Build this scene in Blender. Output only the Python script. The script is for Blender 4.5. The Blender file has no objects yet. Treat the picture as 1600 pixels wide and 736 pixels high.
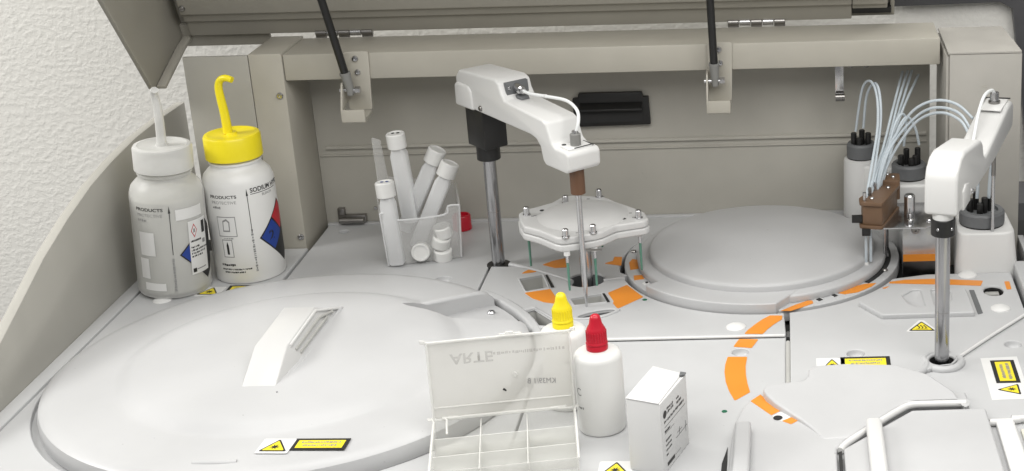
import bpy, bmesh, math, random
from mathutils import Vector, Matrix
random.seed(4)
S = 0.01                       # everything below is written in centimetres
scn = bpy.context.scene
col = scn.collection
R = math.radians

# ------------------------------------------------------------------ camera
CAM = Vector((0.0, -153.2, 55.3)); FPX, PPX, PPY = 2415.0, 1220.0, 303.0
AX = Vector((0.99966, 0.00150, -0.02640)); AY = Vector((-0.02440, -0.32820, -0.94430)); AZ = Vector((-0.01010, 0.94460, -0.32800))
cd = bpy.data.cameras.new('camera'); cam = bpy.data.objects.new('camera', cd); col.objects.link(cam)
cd.sensor_fit = 'HORIZONTAL'; cd.sensor_width = 36; cd.lens = FPX/1600*36
cd.shift_x = -(PPX-800)/1600; cd.shift_y = (PPY-368)/1600; cd.clip_start = 0.02; cd.clip_end = 50
z_ = (-AZ).normalized(); y_ = (-AY - z_*(-AY).dot(z_)).normalized(); x_ = y_.cross(z_)
cam.matrix_world = Matrix(((x_.x, y_.x, z_.x, CAM.x*S), (x_.y, y_.y, z_.y, CAM.y*S), (x_.z, y_.z, z_.z, CAM.z*S), (0, 0, 0, 1)))
scn.camera = cam

# ------------------------------------------------------------------ light: one ceiling panel, an unseen low front lamp and an added wall lamp
w = bpy.data.worlds.new('World'); scn.world = w; w.use_nodes = True
w.node_tree.nodes['Background'].inputs[0].default_value = (1.0, 0.99, 0.97, 1)
w.node_tree.nodes['Background'].inputs[1].default_value = 0.25
def unseen_lamp(loc, target, sx, sy, power, colr=(1, 0.985, 0.955)):
    ld = bpy.data.lights.new('unseen_lamp', 'AREA'); ld.shape = 'RECTANGLE'; ld.size = sx; ld.size_y = sy; ld.energy = power; ld.color = colr
    o = bpy.data.objects.new('unseen_lamp', ld); col.objects.link(o); o.location = loc
    o.rotation_euler = (Vector(target)-Vector(loc)).to_track_quat('-Z', 'Y').to_euler()
unseen_lamp((0.06, -0.85, 0.80), (-0.05, -0.30, 0), 1.4, 0.6, 10.4)  # unseen front lamp hung well below ceiling height, for stronger falloff across the deck
unseen_lamp((-0.15, 0.03, 1.55), (-0.15, -0.02, 0), 1.6, 0.24, 13.5)
unseen_lamp((-1.85, -0.35, 1.1), (-1.2, 0.18, 0.2), 0.9, 0.6, 25)  # added lamp aimed at the wall alone, to brighten its plaster
scn.view_settings.view_transform = 'Standard'; scn.view_settings.look = 'None'
scn.view_settings.exposure = 0.04; scn.view_settings.gamma = 1.0
scn.render.engine = 'CYCLES'

# ------------------------------------------------------------------ materials
MATS = {}
def mat(name, c, rough=0.5, metal=0.0, bump=0.0, bscale=900, var=0.0, vscale=40, spec=0.5, alpha=1.0, trans=0.0, coat=0.0):
    m = bpy.data.materials.new(name); m.use_nodes = True; nt = m.node_tree; b = nt.nodes['Principled BSDF']
    b.inputs['Base Color'].default_value = (*c, 1); b.inputs['Roughness'].default_value = rough; b.inputs['Metallic'].default_value = metal
    b.inputs['Specular IOR Level'].default_value = spec; b.inputs['Transmission Weight'].default_value = trans
    b.inputs['Coat Weight'].default_value = coat
    tc = nt.nodes.new('ShaderNodeTexCoord')
    if var > 0:
        n = nt.nodes.new('ShaderNodeTexNoise'); n.inputs['Scale'].default_value = vscale; n.inputs['Detail'].default_value = 6
        nt.links.new(tc.outputs['Object'], n.inputs['Vector'])
        r = nt.nodes.new('ShaderNodeMapRange'); r.inputs['From Min'].default_value = 0.3; r.inputs['From Max'].default_value = 0.7
        r.inputs['To Min'].default_value = 1-var; r.inputs['To Max'].default_value = 1+var
        nt.links.new(n.outputs['Fac'], r.inputs['Value'])
        mx = nt.nodes.new('ShaderNodeMix'); mx.data_type = 'RGBA'; mx.blend_type = 'MULTIPLY'; mx.inputs[0].default_value = 1
        mx.inputs[6].default_value = (*c, 1); nt.links.new(r.outputs[0], mx.inputs[7]); nt.links.new(mx.outputs[2], b.inputs['Base Color'])
        r2 = nt.nodes.new('ShaderNodeMapRange'); r2.inputs['From Min'].default_value = 0.3; r2.inputs['From Max'].default_value = 0.7
        r2.inputs['To Min'].default_value = rough*0.85; r2.inputs['To Max'].default_value = min(1, rough*1.15)
        nt.links.new(n.outputs['Fac'], r2.inputs['Value']); nt.links.new(r2.outputs[0], b.inputs['Roughness'])
    if bump > 0:
        n2 = nt.nodes.new('ShaderNodeTexNoise'); n2.inputs['Scale'].default_value = bscale; n2.inputs['Detail'].default_value = 4
        nt.links.new(tc.outputs['Object'], n2.inputs['Vector'])
        bp = nt.nodes.new('ShaderNodeBump'); bp.inputs['Strength'].default_value = bump; bp.inputs['Distance'].default_value = 0.001
        nt.links.new(n2.outputs['Fac'], bp.inputs['Height']); nt.links.new(bp.outputs[0], b.inputs['Normal'])
    if alpha < 1:                                   # frosted / clear plastic film: part of the light goes straight through
        tr = nt.nodes.new('ShaderNodeBsdfTransparent'); ms = nt.nodes.new('ShaderNodeMixShader')
        lw = nt.nodes.new('ShaderNodeLayerWeight'); lw.inputs[0].default_value = 0.35
        mr = nt.nodes.new('ShaderNodeMapRange'); mr.inputs['To Min'].default_value = alpha; mr.inputs['To Max'].default_value = min(1, alpha+0.35)
        nt.links.new(lw.outputs['Facing'], mr.inputs['Value']); nt.links.new(mr.outputs[0], ms.inputs[0])
        nt.links.new(tr.outputs[0], ms.inputs[1]); nt.links.new(b.outputs[0], ms.inputs[2])
        nt.links.new(ms.outputs[0], nt.nodes['Material Output'].inputs['Surface'])
    MATS[name] = m; return m
deckm = mat('deck_plastic', (0.50, 0.505, 0.51), 0.40, bump=0.06, bscale=1500, var=0.03, vscale=14)
coverm = mat('cover_plastic', (0.50, 0.503, 0.508), 0.38, bump=0.05, bscale=1500, var=0.025, vscale=10)
whitem = mat('white_gloss_plastic', (0.66, 0.66, 0.65), 0.30, bump=0.03, bscale=700)
paintm = mat('beige_powder_coat', (0.43, 0.41, 0.355), 0.5, bump=0.10, bscale=1800, var=0.03, vscale=30)
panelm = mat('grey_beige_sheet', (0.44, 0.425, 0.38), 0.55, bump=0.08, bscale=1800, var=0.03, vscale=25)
sidem = mat('grey_side_sheet', (0.38, 0.37, 0.335), 0.55, bump=0.08, bscale=1800, var=0.03, vscale=25)
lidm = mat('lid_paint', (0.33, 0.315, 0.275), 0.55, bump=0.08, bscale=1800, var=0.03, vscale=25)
cabm = mat('cabinet_paint', (0.42, 0.405, 0.37), 0.5, bump=0.08, bscale=1800, var=0.03)
blackm = mat('black_plastic', (0.012, 0.012, 0.012), 0.4)
voidm = mat('dark_interior', (0.02, 0.02, 0.02), 0.8)
greym = mat('grey_plastic', (0.13, 0.135, 0.14), 0.5, var=0.04)
liner = mat('grey_liner', (0.42, 0.42, 0.40), 0.4, var=0.05)
steel = mat('brushed_steel', (0.56, 0.56, 0.57), 0.22, 1.0, var=0.06, vscale=120)
steeld = mat('dark_steel', (0.30, 0.29, 0.28), 0.3, 1.0, var=0.06)
polem = mat('dark_polished_steel', (0.40, 0.40, 0.41), 0.2, 1.0, var=0.08, vscale=60)
orange = mat('orange_print', (0.72, 0.25, 0.025), 0.45, var=0.03)
yellowm = mat('label_yellow', (0.80, 0.66, 0.03), 0.45)
ylwcap = mat('yellow_plastic', (0.84, 0.70, 0.015), 0.35)
redm = mat('red_plastic', (0.50, 0.010, 0.028), 0.3)
labelw = mat('label_white', (0.70, 0.70, 0.69), 0.45)
labelk = mat('label_black', (0.015, 0.015, 0.015), 0.5)
inkg = mat('grey_ink', (0.25, 0.25, 0.25), 0.6)
bluem = mat('label_blue', (0.012, 0.045, 0.26), 0.45)
rediam = mat('label_red', (0.45, 0.02, 0.03), 0.45)
greenm = mat('green_coating', (0.10, 0.24, 0.18), 0.45)
greend = mat('green_dot', (0.01, 0.12, 0.06), 0.5)
brown = mat('brown_peek', (0.15, 0.088, 0.05), 0.42, var=0.08, vscale=120)
brownw = mat('brown_sleeve', (0.13, 0.065, 0.035), 0.4, var=0.05)
bottlew = mat('white_bottle', (0.72, 0.72, 0.705), 0.36, var=0.01)
frost = mat('frosted_bottle', (0.78, 0.78, 0.76), 0.35, alpha=0.38)
liquid = mat('bottle_liquid', (0.50, 0.50, 0.46), 0.5)
capfrost = mat('frosted_cap', (0.72, 0.72, 0.70), 0.4, alpha=0.58)
rackm = mat('clear_rack', (0.72, 0.72, 0.71), 0.25, alpha=0.27)
tubem = mat('frosted_tube', (0.90, 0.91, 0.92), 0.35, alpha=0.50)
casem = mat('clear_case', (0.84, 0.84, 0.80), 0.22, alpha=0.13)
caserim = mat('clear_case_rim', (0.86, 0.86, 0.83), 0.2, alpha=0.42)
caselid = mat('clear_case_lid', (0.84, 0.83, 0.79), 0.3, alpha=0.47)
hose = mat('clear_hose', (0.62, 0.69, 0.74), 0.25, alpha=0.72)
hosew = mat('white_hose', (0.80, 0.82, 0.82), 0.3)
cardm = mat('white_carton', (0.66, 0.66, 0.655), 0.55, bump=0.03, bscale=500, var=0.015)
beigem = mat('beige_tray', (0.62, 0.61, 0.54), 0.5)
darkpan = mat('dark_grey_panel', (0.085, 0.085, 0.09), 0.5, var=0.04)
rubber = mat('strut_black', (0.012, 0.012, 0.012), 0.35)
forkm = mat('grey_fork', (0.22, 0.22, 0.21), 0.5)
def wear(m, amount=0.10, smear=0.12):
    nt = m.node_tree; b = nt.nodes['Principled BSDF']; src = b.inputs['Base Color'].links[0].from_socket; tc = nt.nodes.new('ShaderNodeTexCoord')
    a = nt.nodes.new('ShaderNodeTexNoise'); a.inputs['Scale'].default_value = 260; a.inputs['Detail'].default_value = 2
    ra = nt.nodes.new('ShaderNodeMapRange'); ra.inputs['From Min'].default_value = 0.76; ra.inputs['From Max'].default_value = 0.80; ra.inputs['To Min'].default_value = 1; ra.inputs['To Max'].default_value = 1-amount*2.5
    c = nt.nodes.new('ShaderNodeTexNoise'); c.inputs['Scale'].default_value = 9; c.inputs['Detail'].default_value = 8; c.inputs['Roughness'].default_value = 0.65
    rc = nt.nodes.new('ShaderNodeMapRange'); rc.inputs['From Min'].default_value = 0.35; rc.inputs['From Max'].default_value = 0.65; rc.inputs['To Min'].default_value = 1-amount*0.5; rc.inputs['To Max'].default_value = 1
    mu = nt.nodes.new('ShaderNodeMath'); mu.operation = 'MULTIPLY'
    for n_ in (a, c): nt.links.new(tc.outputs['Object'], n_.inputs['Vector'])
    nt.links.new(a.outputs['Fac'], ra.inputs['Value']); nt.links.new(c.outputs['Fac'], rc.inputs['Value']); nt.links.new(ra.outputs[0], mu.inputs[0]); nt.links.new(rc.outputs[0], mu.inputs[1])
    mx = nt.nodes.new('ShaderNodeMix'); mx.data_type = 'RGBA'; mx.blend_type = 'MULTIPLY'; mx.inputs[0].default_value = 1
    nt.links.new(src, mx.inputs[6]); nt.links.new(mu.outputs[0], mx.inputs[7]); nt.links.new(mx.outputs[2], b.inputs['Base Color'])
for m_ in (deckm, coverm): wear(m_)
for m_ in (panelm, paintm, sidem, cabm, lidm): wear(m_, 0.06)
# knock-down plaster wall
wallm = mat('plaster_wall', (0.83, 0.82, 0.78), 0.75)
nt = wallm.node_tree; b = nt.nodes['Principled BSDF']; tc = nt.nodes.new('ShaderNodeTexCoord')
mp = nt.nodes.new('ShaderNodeMapping'); mp.inputs['Scale'].default_value = (0.95, 1, 1.05)
n1 = nt.nodes.new('ShaderNodeTexNoise'); n1.inputs['Scale'].default_value = 150; n1.inputs['Detail'].default_value = 3; n1.inputs['Roughness'].default_value = 0.5; n1.inputs['Distortion'].default_value = 0.15
rp = nt.nodes.new('ShaderNodeValToRGB'); rp.color_ramp.elements[0].position = 0.42; rp.color_ramp.elements[1].position = 0.66
bp = nt.nodes.new('ShaderNodeBump'); bp.inputs['Strength'].default_value = 0.22; bp.inputs['Distance'].default_value = 0.0016
nt.links.new(tc.outputs['Object'], mp.inputs[0]); nt.links.new(mp.outputs[0], n1.inputs['Vector']); nt.links.new(n1.outputs['Fac'], rp.inputs[0])
nt.links.new(rp.outputs[0], bp.inputs['Height']); nt.links.new(bp.outputs[0], b.inputs['Normal'])

# ------------------------------------------------------------------ builders
ORG = {}
def thing(name, loc, label, cat, group=None, rot=None):
    o = bpy.data.objects.new(name, None); o.empty_display_size = 0.01; col.objects.link(o)
    o.location = Vector(loc)*S; ORG[o.name] = Vector(loc)
    if rot: o.rotation_euler = rot
    o['label'] = label; o['category'] = cat
    if group: o['group'] = group
    return o
def org(o):
    return ORG.get(o.name, Vector((0, 0, 0))) if o else Vector((0, 0, 0))
def link(name, me, m, parent, sharp=35):
    o = bpy.data.objects.new(name, me); col.objects.link(o); ORG[o.name] = org(parent)
    if m and not me.materials: me.materials.append(m)
    if parent: o.parent = parent
    if sharp:
        me.polygons.foreach_set('use_smooth', [True]*len(me.polygons)); me.set_sharp_from_angle(angle=R(sharp))
    return o
def mesh(name, vs, fs, m, parent, bevel=0, seg=2, sharp=35):
    g = org(parent); me = bpy.data.meshes.new(name)
    me.from_pydata([((x-g.x)*S, (y-g.y)*S, (z-g.z)*S) for x, y, z in vs], [], fs)
    bm = bmesh.new(); bm.from_mesh(me); bmesh.ops.recalc_face_normals(bm, faces=bm.faces)
    if bevel:
        ed = [e for e in bm.edges if len(e.link_faces) == 2 and e.calc_face_angle(0) > R(28)]
        bmesh.ops.bevel(bm, geom=ed, offset=bevel*S, segments=seg, profile=0.5, affect='EDGES', clamp_overlap=True)
    bm.to_mesh(me); bm.free()
    return link(name, me, m, parent, sharp)
def box(name, x0, x1, y0, y1, z0, z1, m, parent, bevel=0.05, seg=2):
    return prism(name, [(x0, y0), (x1, y0), (x1, y1), (x0, y1)], z0, z1, m, parent, bevel, seg)
def prism(name, poly, z0, z1, m, parent, bevel=0.05, seg=2, f=None):
    """polygon (a,b) extruded along c; f maps (a,b,c) to world"""
    n = len(poly); f = f or (lambda a, b_, c: (a, b_, c))
    vs = [f(a, b_, z0) for a, b_ in poly]+[f(a, b_, z1) for a, b_ in poly]
    fs = [list(range(n))[::-1], list(range(n, 2*n))]+[[i, (i+1) % n, n+(i+1) % n, n+i] for i in range(n)]
    return mesh(name, vs, fs, m, parent, bevel, seg)
def lathe(name, prof, c, m, parent, n=48, a0=0, a1=360, axis=None, sharp=35):
    """profile (r,z) turned round the upright axis at c (or along axis vector from c)"""
    c = Vector(c); full = abs(a1-a0) >= 359.9; k = n if full else n+1
    q = Vector((0, 0, 1)).rotation_difference(Vector(axis).normalized()) if axis else None
    vs = []; fs = []
    for r, z in prof:
        for i in range(k):
            a = R(a0+(a1-a0)*i/n); v = Vector((max(r, 1e-4)*math.cos(a), max(r, 1e-4)*math.sin(a), z))
            if q: v = q @ v
            vs.append(tuple(c+v))
    for j in range(len(prof)-1):
        for i in range(n):
            i2 = (i+1) % k if full else i+1
            fs.append([j*k+i, j*k+i2, (j+1)*k+i2, (j+1)*k+i])
    if prof[0][0] > 1e-3 and name != 'dimple' and not (len(prof) == 2 and prof[1][0] < 1e-3): fs.append(list(range(k))[::-1])
    if prof[-1][0] > 1e-3: fs.append([(len(prof)-1)*k+i for i in range(k)])
    return mesh(name, vs, fs, m, parent, 0, sharp=sharp)
def cyl(name, p0, p1, r, m, parent, n=24, bev=0.0, r1=None):
    p0 = Vector(p0); p1 = Vector(p1); L = (p1-p0).length; r1 = r if r1 is None else r1
    pr = [(r, 0), (r1, L)] if not bev else [(r-bev, 0), (r, bev), (r1, L-bev), (r1-bev, L)]
    return lathe(name, pr, p0, m, parent, n, axis=(p1-p0))
def smooth(pts, k=8):
    pts = [Vector(p) for p in pts]; out = []
    for i in range(len(pts)-1):
        p0 = pts[max(i-1, 0)]; p1 = pts[i]; p2 = pts[i+1]; p3 = pts[min(i+2, len(pts)-1)]
        for j in range(k):
            t = j/k; out.append(0.5*((2*p1)+(p2-p0)*t+(2*p0-5*p1+4*p2-p3)*t*t+(3*p1-p0-3*p2+p3)*t**3))
    out.append(pts[-1]); return out
def tube(name, pts, r, m, parent, n=10, k=8, r1=None):
    P = smooth(pts, k) if k else [Vector(p) for p in pts]; vs = []; fs = []; up = None
    for i, p in enumerate(P):
        t = (P[min(i+1, len(P)-1)]-P[max(i-1, 0)]).normalized()
        if up is None: up = t.orthogonal().normalized()
        up = (up-t*up.dot(t)).normalized(); sd = t.cross(up); rr = r if r1 is None else r+(r1-r)*i/(len(P)-1)
        for j in range(n):
            a = 2*math.pi*j/n; vs.append(tuple(p+up*rr*math.cos(a)+sd*rr*math.sin(a)))
    for i in range(len(P)-1):
        for j in range(n): fs.append([i*n+j, i*n+(j+1) % n, (i+1)*n+(j+1) % n, (i+1)*n+j])
    fs.append(list(range(n))[::-1]); fs.append([(len(P)-1)*n+j for j in range(n)])
    return mesh(name, vs, fs, m, parent, sharp=50)
def arc(cx, cy, r, a0, a1, n=24):
    return [(cx+r*math.cos(R(a0+(a1-a0)*i/n)), cy+r*math.sin(R(a0+(a1-a0)*i/n))) for i in range(n+1)]
def rounded(poly, r, n=5):
    out = []
    for i, p in enumerate(poly):
        p = Vector(p[:2]); a = Vector(poly[i-1][:2])-p; c = Vector(poly[(i+1) % len(poly)][:2])-p
        ang = a.angle(c); d = min(r/math.tan(ang/2), a.length*0.48, c.length*0.48)
        p1 = p+a.normalized()*d; p2 = p+c.normalized()*d
        for k in range(n+1):
            t = k/n; out.append(tuple((1-t)**2*p1+2*t*(1-t)*p+t*t*p2))
    return out
def plate(name, loops, z0, z1, m, parent, bevel=0.12, sharp=30):
    """flat plate with holes and a rounded rim, from 2D outlines"""
    cu = bpy.data.curves.new('c', 'CURVE'); cu.dimensions = '2D'; cu.fill_mode = 'BOTH'; cu.extrude = ((z1-z0)/2-bevel)*S
    cu.bevel_depth = bevel*S; cu.bevel_resolution = 3; cu.offset = -bevel*S
    g = org(parent)
    for lp in loops:
        sp = cu.splines.new('POLY'); sp.points.add(len(lp)-1); sp.use_cyclic_u = True
        for i, p in enumerate(lp): sp.points[i].co = ((p[0]-g.x)*S, (p[1]-g.y)*S, 0, 1)
    t = bpy.data.objects.new('c', cu); col.objects.link(t); bpy.context.view_layer.update()
    me = bpy.data.meshes.new_from_object(t.evaluated_get(bpy.context.evaluated_depsgraph_get())); bpy.data.objects.remove(t)
    me.transform(Matrix.Translation((0, 0, ((z0+z1)/2-g.z)*S))); me.materials.clear()
    return link(name, me, m, parent, sharp)
def sheet(name, poly, z, m, parent, h=0.03):
    """printed or stuck-on flat mark: a thin slab lying on a level surface"""
    return prism(name, poly, z, z+h, m, parent, 0)
def cut(o, poly, z0, z1):
    c = prism('cutter', poly, z0, z1, None, None, 0); md = o.modifiers.new('b', 'BOOLEAN'); md.object = c; md.operation = 'DIFFERENCE'; md.solver = 'EXACT'
    c.location = -org(o)*S
    if o.parent: c.location = (0, 0, 0)
    bpy.context.view_layer.update(); me = bpy.data.meshes.new_from_object(o.evaluated_get(bpy.context.evaluated_depsgraph_get()))
    o.modifiers.clear(); o.data = me; bpy.data.objects.remove(c)
    me.polygons.foreach_set('use_smooth', [True]*len(me.polygons)); me.set_sharp_from_angle(angle=R(35))
def textmesh(name, body, size, m, parent, f, align='LEFT', ext=0.0, sx=1.0, bold=0.0):
    if body[0] == '~':                              # print too small to read: broken strokes of letter height
        n = int(body[1:]); x = -n*0.3 if align == 'CENTER' else 0.0; me = bpy.data.meshes.new(name); vs = []; fs = []; end = x+n*0.6; g = org(parent)
        while x < end-0.2:
            L = min(random.choice((0.25, 0.35, 0.5, 0.7)), end-x); k = max(1, int(L/0.35)); h0 = random.choice((0.0, 0.0, 0.12)); h1 = random.choice((0.55, 0.7, 0.7))
            for j in range(k):
                b0 = len(vs)
                for u, v_ in ((x+L*j/k, h0), (x+L*(j+1)/k, h0), (x+L*(j+1)/k, h1), (x+L*j/k, h1)):
                    p = f(u*size*sx, v_*size); vs.append(((p[0]-g.x)*S, (p[1]-g.y)*S, (p[2]-g.z)*S))
                fs.append([b0, b0+1, b0+2, b0+3])
            x += L+random.choice((0.12, 0.12, 0.3))
        me.from_pydata(vs, [], fs); return link(name, me, m, parent, 0)
    cu = bpy.data.curves.new('t', 'FONT'); cu.body = body; cu.size = 1; cu.align_x = align; cu.offset = bold; cu.resolution_u = 3
    t = bpy.data.objects.new('t', cu); col.objects.link(t); bpy.context.view_layer.update()
    me = bpy.data.meshes.new_from_object(t.evaluated_get(bpy.context.evaluated_depsgraph_get())); bpy.data.objects.remove(t); me.materials.clear()
    g = org(parent)
    for v in me.vertices:
        p = f(v.co.x*size*sx, v.co.y*size); v.co = ((p[0]-g.x)*S, (p[1]-g.y)*S, (p[2]-g.z)*S)
    return link(name, me, m, parent, 0)
def at(px, py, z=0):
    """where the ground plan (height z) lies for a point measured in the photograph"""
    d = AX*((px-PPX)/FPX)+AY*((py-PPY)/FPX)+AZ; return CAM+d*((z-CAM.z)/d.z)
def P2(pts, z=0):
    return [tuple(at(x, y, z)[:2]) for x, y in pts]
def aty(px, py, y):
    d = AX*((px-PPX)/FPX)+AY*((py-PPY)/FPX)+AZ; return CAM+d*((y-CAM.y)/d.y)
def screw(c, ax, r, parent, m=None, name='screw'):
    c = Vector(c); ax = Vector(ax).normalized(); s = lathe(name, [(r, 0), (r, r*0.35), (r*0.75, r*0.7), (r*0.35, r*0.72), (r*0.3, r*0.3), (0, r*0.3)], c, m or steel, parent, 16, axis=ax)
    return s

# ------------------------------------------------------------------ setting: the wall behind
wl = mesh('wall', [(-170, 18, -70), (110, 18, -70), (110, 18, 120), (-170, 18, 120), (-170, 24, -70), (110, 24, -70), (110, 24, 120), (-170, 24, 120)],
          [[0, 1, 2, 3], [7, 6, 5, 4], [0, 4, 5, 1], [1, 5, 6, 2], [2, 6, 7, 3], [3, 7, 4, 0]], wallm, None)
wl['kind'] = 'structure'; wl['label'] = 'off white plaster wall with knock-down texture'
# dark grey board screwed round the wall opening on the right
t = thing('dark_board', (24, 17, -20), 'dark grey board with a rounded inner corner on the wall at far right', 'board')
prism('panel', [(11, 18.2), (23.2, 18.4), (24.6, 17.6), (27.2, -4), (60, -4), (60, 60), (11, 60)], 16.2, 17.6, darkpan, t, 0.1, f=lambda a, b_, c: (a, c, b_))
box('cabinet', 23.4, 60, 8.5, 16.0, -40, -2.6, darkpan, t, 0.1)

# ------------------------------------------------------------------ the analyser body
A = thing('analyzer', (-20, -28, -6), 'white and beige laboratory analyser with open hood, round covers and orange marked deck', 'analyzer')
box('base', -64.6, 30, -66, 2.5, -6, -2.4, voidm, A, 0)
# left side wall with curved top
prof = [(3, 12.9), (-5, 13.05), (-9.9, 12.95), (-15.75, 12.44), (-20.57, 11.74), (-26.0, 10.45), (-31.3, 8.85), (-36.1, 6.9), (-40.6, 5.1), (-46, 2.9), (-52, 0.8), (-66, -3)]
prism('side_wall', [(3, -6)]+prof+[(-66, -6)], -64.85, -63.9, sidem, A, 0.12, 2, f=lambda a, b_, c: (c, a, b_))
box('side_ledge', -63.88, -62.55, -66, -7.2, -2.4, 0.12, deckm, A, 0.08)
# rear wall, post, beam
box('back_panel', -49.7, 13.95, 0.3, 0.8, -2.4, 19.3, panelm, A, 0.03)
prism('panel_rib', [(0.28, 8.55), (-0.02, 8.42), (-0.02, 8.2), (0.28, 8.08)], -48.8, 13.6, panelm, A, 0.02, f=lambda a, b_, c: (c, a, b_))
prism('panel_rib', [(0.28, 7.55), (0.12, 7.5), (0.12, 7.4), (0.28, 7.36)], -49.6, 13.6, panelm, A, 0.01, f=lambda a, b_, c: (c, a, b_))
box('post', -53.0, -49.75, -7, 0.6, -2.4, 20.2, paintm, A, 0.12)
box('post_plate', -59.4, -53.06, -6.95, -6.6, -2.4, 20.06, sidem, A, 0.04)
box('beam', -49.68, 14.3, -6.85, 0.1, 17.42, 20.05, paintm, A, 0.14)
for z in (16.0, 1.2): screw((-50.35 if z > 10 else -50.2, -7.0, z), (0, -1, 0), 0.33, A)
# right-hand cabinet
box('cabinet', 14.9, 21.8, -10, -4.2, -2.4, 19.15, cabm, A, 0.1)
box('cabinet_side', 14.62, 14.88, -9.6, 0.2, -2.4, 18.9, cabm, A, 0.03)
prism('cabinet_top', [(14.75, -10.05), (21.75, -10.05), (21.3, 0.4), (14.75, 0.4)], 19.17, 19.4, cabm, A, 0.05)
box('cabinet_badge', 18.0, 18.55, -10.03, -9.99, 15.85, 16.05, panelm, A, 0)
cyl('cable_grommet', (14.55, -3.5, 18.3), (13.8, -3.5, 18.3), 0.7, blackm, A)
# black vent in the back panel
v = prism('vent', [(-22.75, 13.05), (-22.2, 13.1), (-22.1, 13.6), (-15.6, 13.6), (-15.5, 13.1), (-14.95, 13.1), (-14.85, 10.15), (-22.7, 10.05)], -0.35, 0.28, blackm, A, 0.06, f=lambda a, b_, c: (a, c, b_))
prism('vent_hood', [(0.25, 13.0), (-1.2, 12.1), (-1.2, 11.9), (0.25, 12.5)], -22.0, -15.6, blackm, v, 0.03, f=lambda a, b_, c: (c, a, b_))
box('vent_recess', -22.1, -15.5, -0.42, -0.36, 10.5, 12.0, voidm, v, 0)
# hook and two catches below the beam
h = box('hook', 4.15, 5.0, -3.35, -3.2, 13.4, 17.4, steel, A, 0.02)
cyl('hook_roller', (4.15, -3.7, 13.5), (5.05, -3.7, 13.5), 0.42, steeld, h)
for x in (5.75, 7.3): lathe('catch', [(0.22, 16.4), (0.3, 16.55), (0.3, 16.9), (0.15, 17.0), (0.15, 17.45)], (x, -3.2, 0), steeld, A, 16)
# hinge at the foot of the back panel
h = box('panel_hinge', -48.3, -45.4, -0.35, 0.25, 0.0, 1.0, steeld, A, 0.05)
cyl('hinge_pin', (-48.0, -0.75, 0.55), (-45.5, -0.75, 0.55), 0.33, steeld, h, 16)
box('hinge_ear', -48.3, -47.6, -0.3, 0.2, 1.0, 1.75, steeld, h, 0.03); screw((-44.4, 0.3, 1.55), (0, -1, 0), 0.2, A)
# strut brackets on the beam
def bracket(x):
    p = rounded([(x-0.35, 20.25), (x+2.1, 20.25), (x+1.85, 14.4), (x-0.35, 14.4)], 0.25)
    b0 = prism('strut_bracket', p, -7.12, -6.9, paintm, A, 0.03, f=lambda a, b_, c: (a, c, b_))
    prism('bracket_foot', [(-7.1, 13.95), (-9.6, 13.75), (-9.75, 13.9), (-9.75, 15.1), (-9.55, 15.1), (-9.5, 14.15), (-7.1, 14.35)], x-0.35, x+1.8, paintm, b0, 0.04, f=lambda a, b_, c: (c, a, b_))
    prism('bracket_cheek', [(-7.1, 17.6), (-8.6, 17.5), (-9.0, 16.8), (-9.7, 15.0), (-9.7, 13.85), (-9.2, 13.8), (-8.8, 15.0), (-7.1, 15.4)], x-0.5, x-0.32, paintm, b0, 0.03, f=lambda a, b_, c: (c, a, b_))
    screw((x+0.75, -7.12, 19.55), (0, -1, 0), 0.32, b0); screw((x+0.85, -7.12, 18.2), (0, -1, 0), 0.3, b0)
    cyl('pivot_bolt', (x-0.7, -8.4, 16.75), (x+1.25, -8.4, 16.75), 0.2, steel, b0, 14); cyl('bolt_head', (x+0.8, -8.4, 16.75), (x+1.3, -8.4, 16.75), 0.36, steel, b0, 6)
bracket(-43.3); bracket(-7.95)

# deck plates
def circ(q, r=0.72):
    c = at(*q); return arc(c.x, c.y, r, 0, 345, 23)
DC = (-42.1, -36.5)                    # left round cover
RC = (-3.5, -13.4)                     # right round cover
plate('deck_plate', [[(-62.45, -7.1), (-49.62, -7.1)]+arc(*DC, 20.15, 112, 268, 60)+[(-42.6, -66), (-62.45, -66)]], -1.6, 0, deckm, A, 0.12)
rear = [(-49.32, -0.45), (13.6, -0.45), (13.6, -6.0), (8.8, -7.2)]+arc(*RC, 13.75, 27, 193, 50)[1:]+[(-16.3, -16.9), (-17.5, -15.7), (-22.5, -15.4), (-27.4, -14.0), (-28.2, -13.75), (-28.2, -12.2), (-30.1, -12.2), (-30.1, -20.3)]+arc(*DC, 20.15, 53, 111, 30)[1:]+[(-49.32, -17.6)]
rear = [(x, y) for x, y in rear if y <= -0.4]
plate('deck_plate', [rear, circ((693, 436, 0)), circ((538, 362, 0), 0.5)], -1.6, 0, deckm, A, 0.12)
box('rear_strip', -49.5, 14, -0.4, 0.25, -1.5, 0.1, deckm, A, 0.04)
mid = [(-29.75, -14.1), (-27.5, -14.25), (-22.5, -15.65), (-17.5, -15.95), (-16.1, -17.2)]+arc(*RC, 13.75, 196, 279, 40)+[(-1.2, -31.5), (-22.0, -31.5)]+arc(*DC, 20.6, 14.5, 52, 20)[:-1]+[(-29.75, -20.4)]
W1 = rounded(P2([(812, 436), (822, 455.5), (856, 449.5), (848, 430)], .3), 0.15)
W2 = rounded(P2([(892, 467), (939, 459.5), (949, 471.5), (898, 477)], .3), 0.15)
W3 = rounded(P2([(815, 489), (836, 483.5), (867, 503), (858, 512), (842, 511)], .3), 0.2)
HUB = (-20.0, -18.1)
W4 = [(-18.1+1.75*math.cos(R(a))*0.9-0.55*math.sin(R(a))*0.42, -26.4+1.75*math.cos(R(a))*0.42+0.55*math.sin(R(a))*0.9) for a in range(0, 360, 15)]
hubw = arc(*HUB, 1.75, 0, 350, 35)
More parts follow.
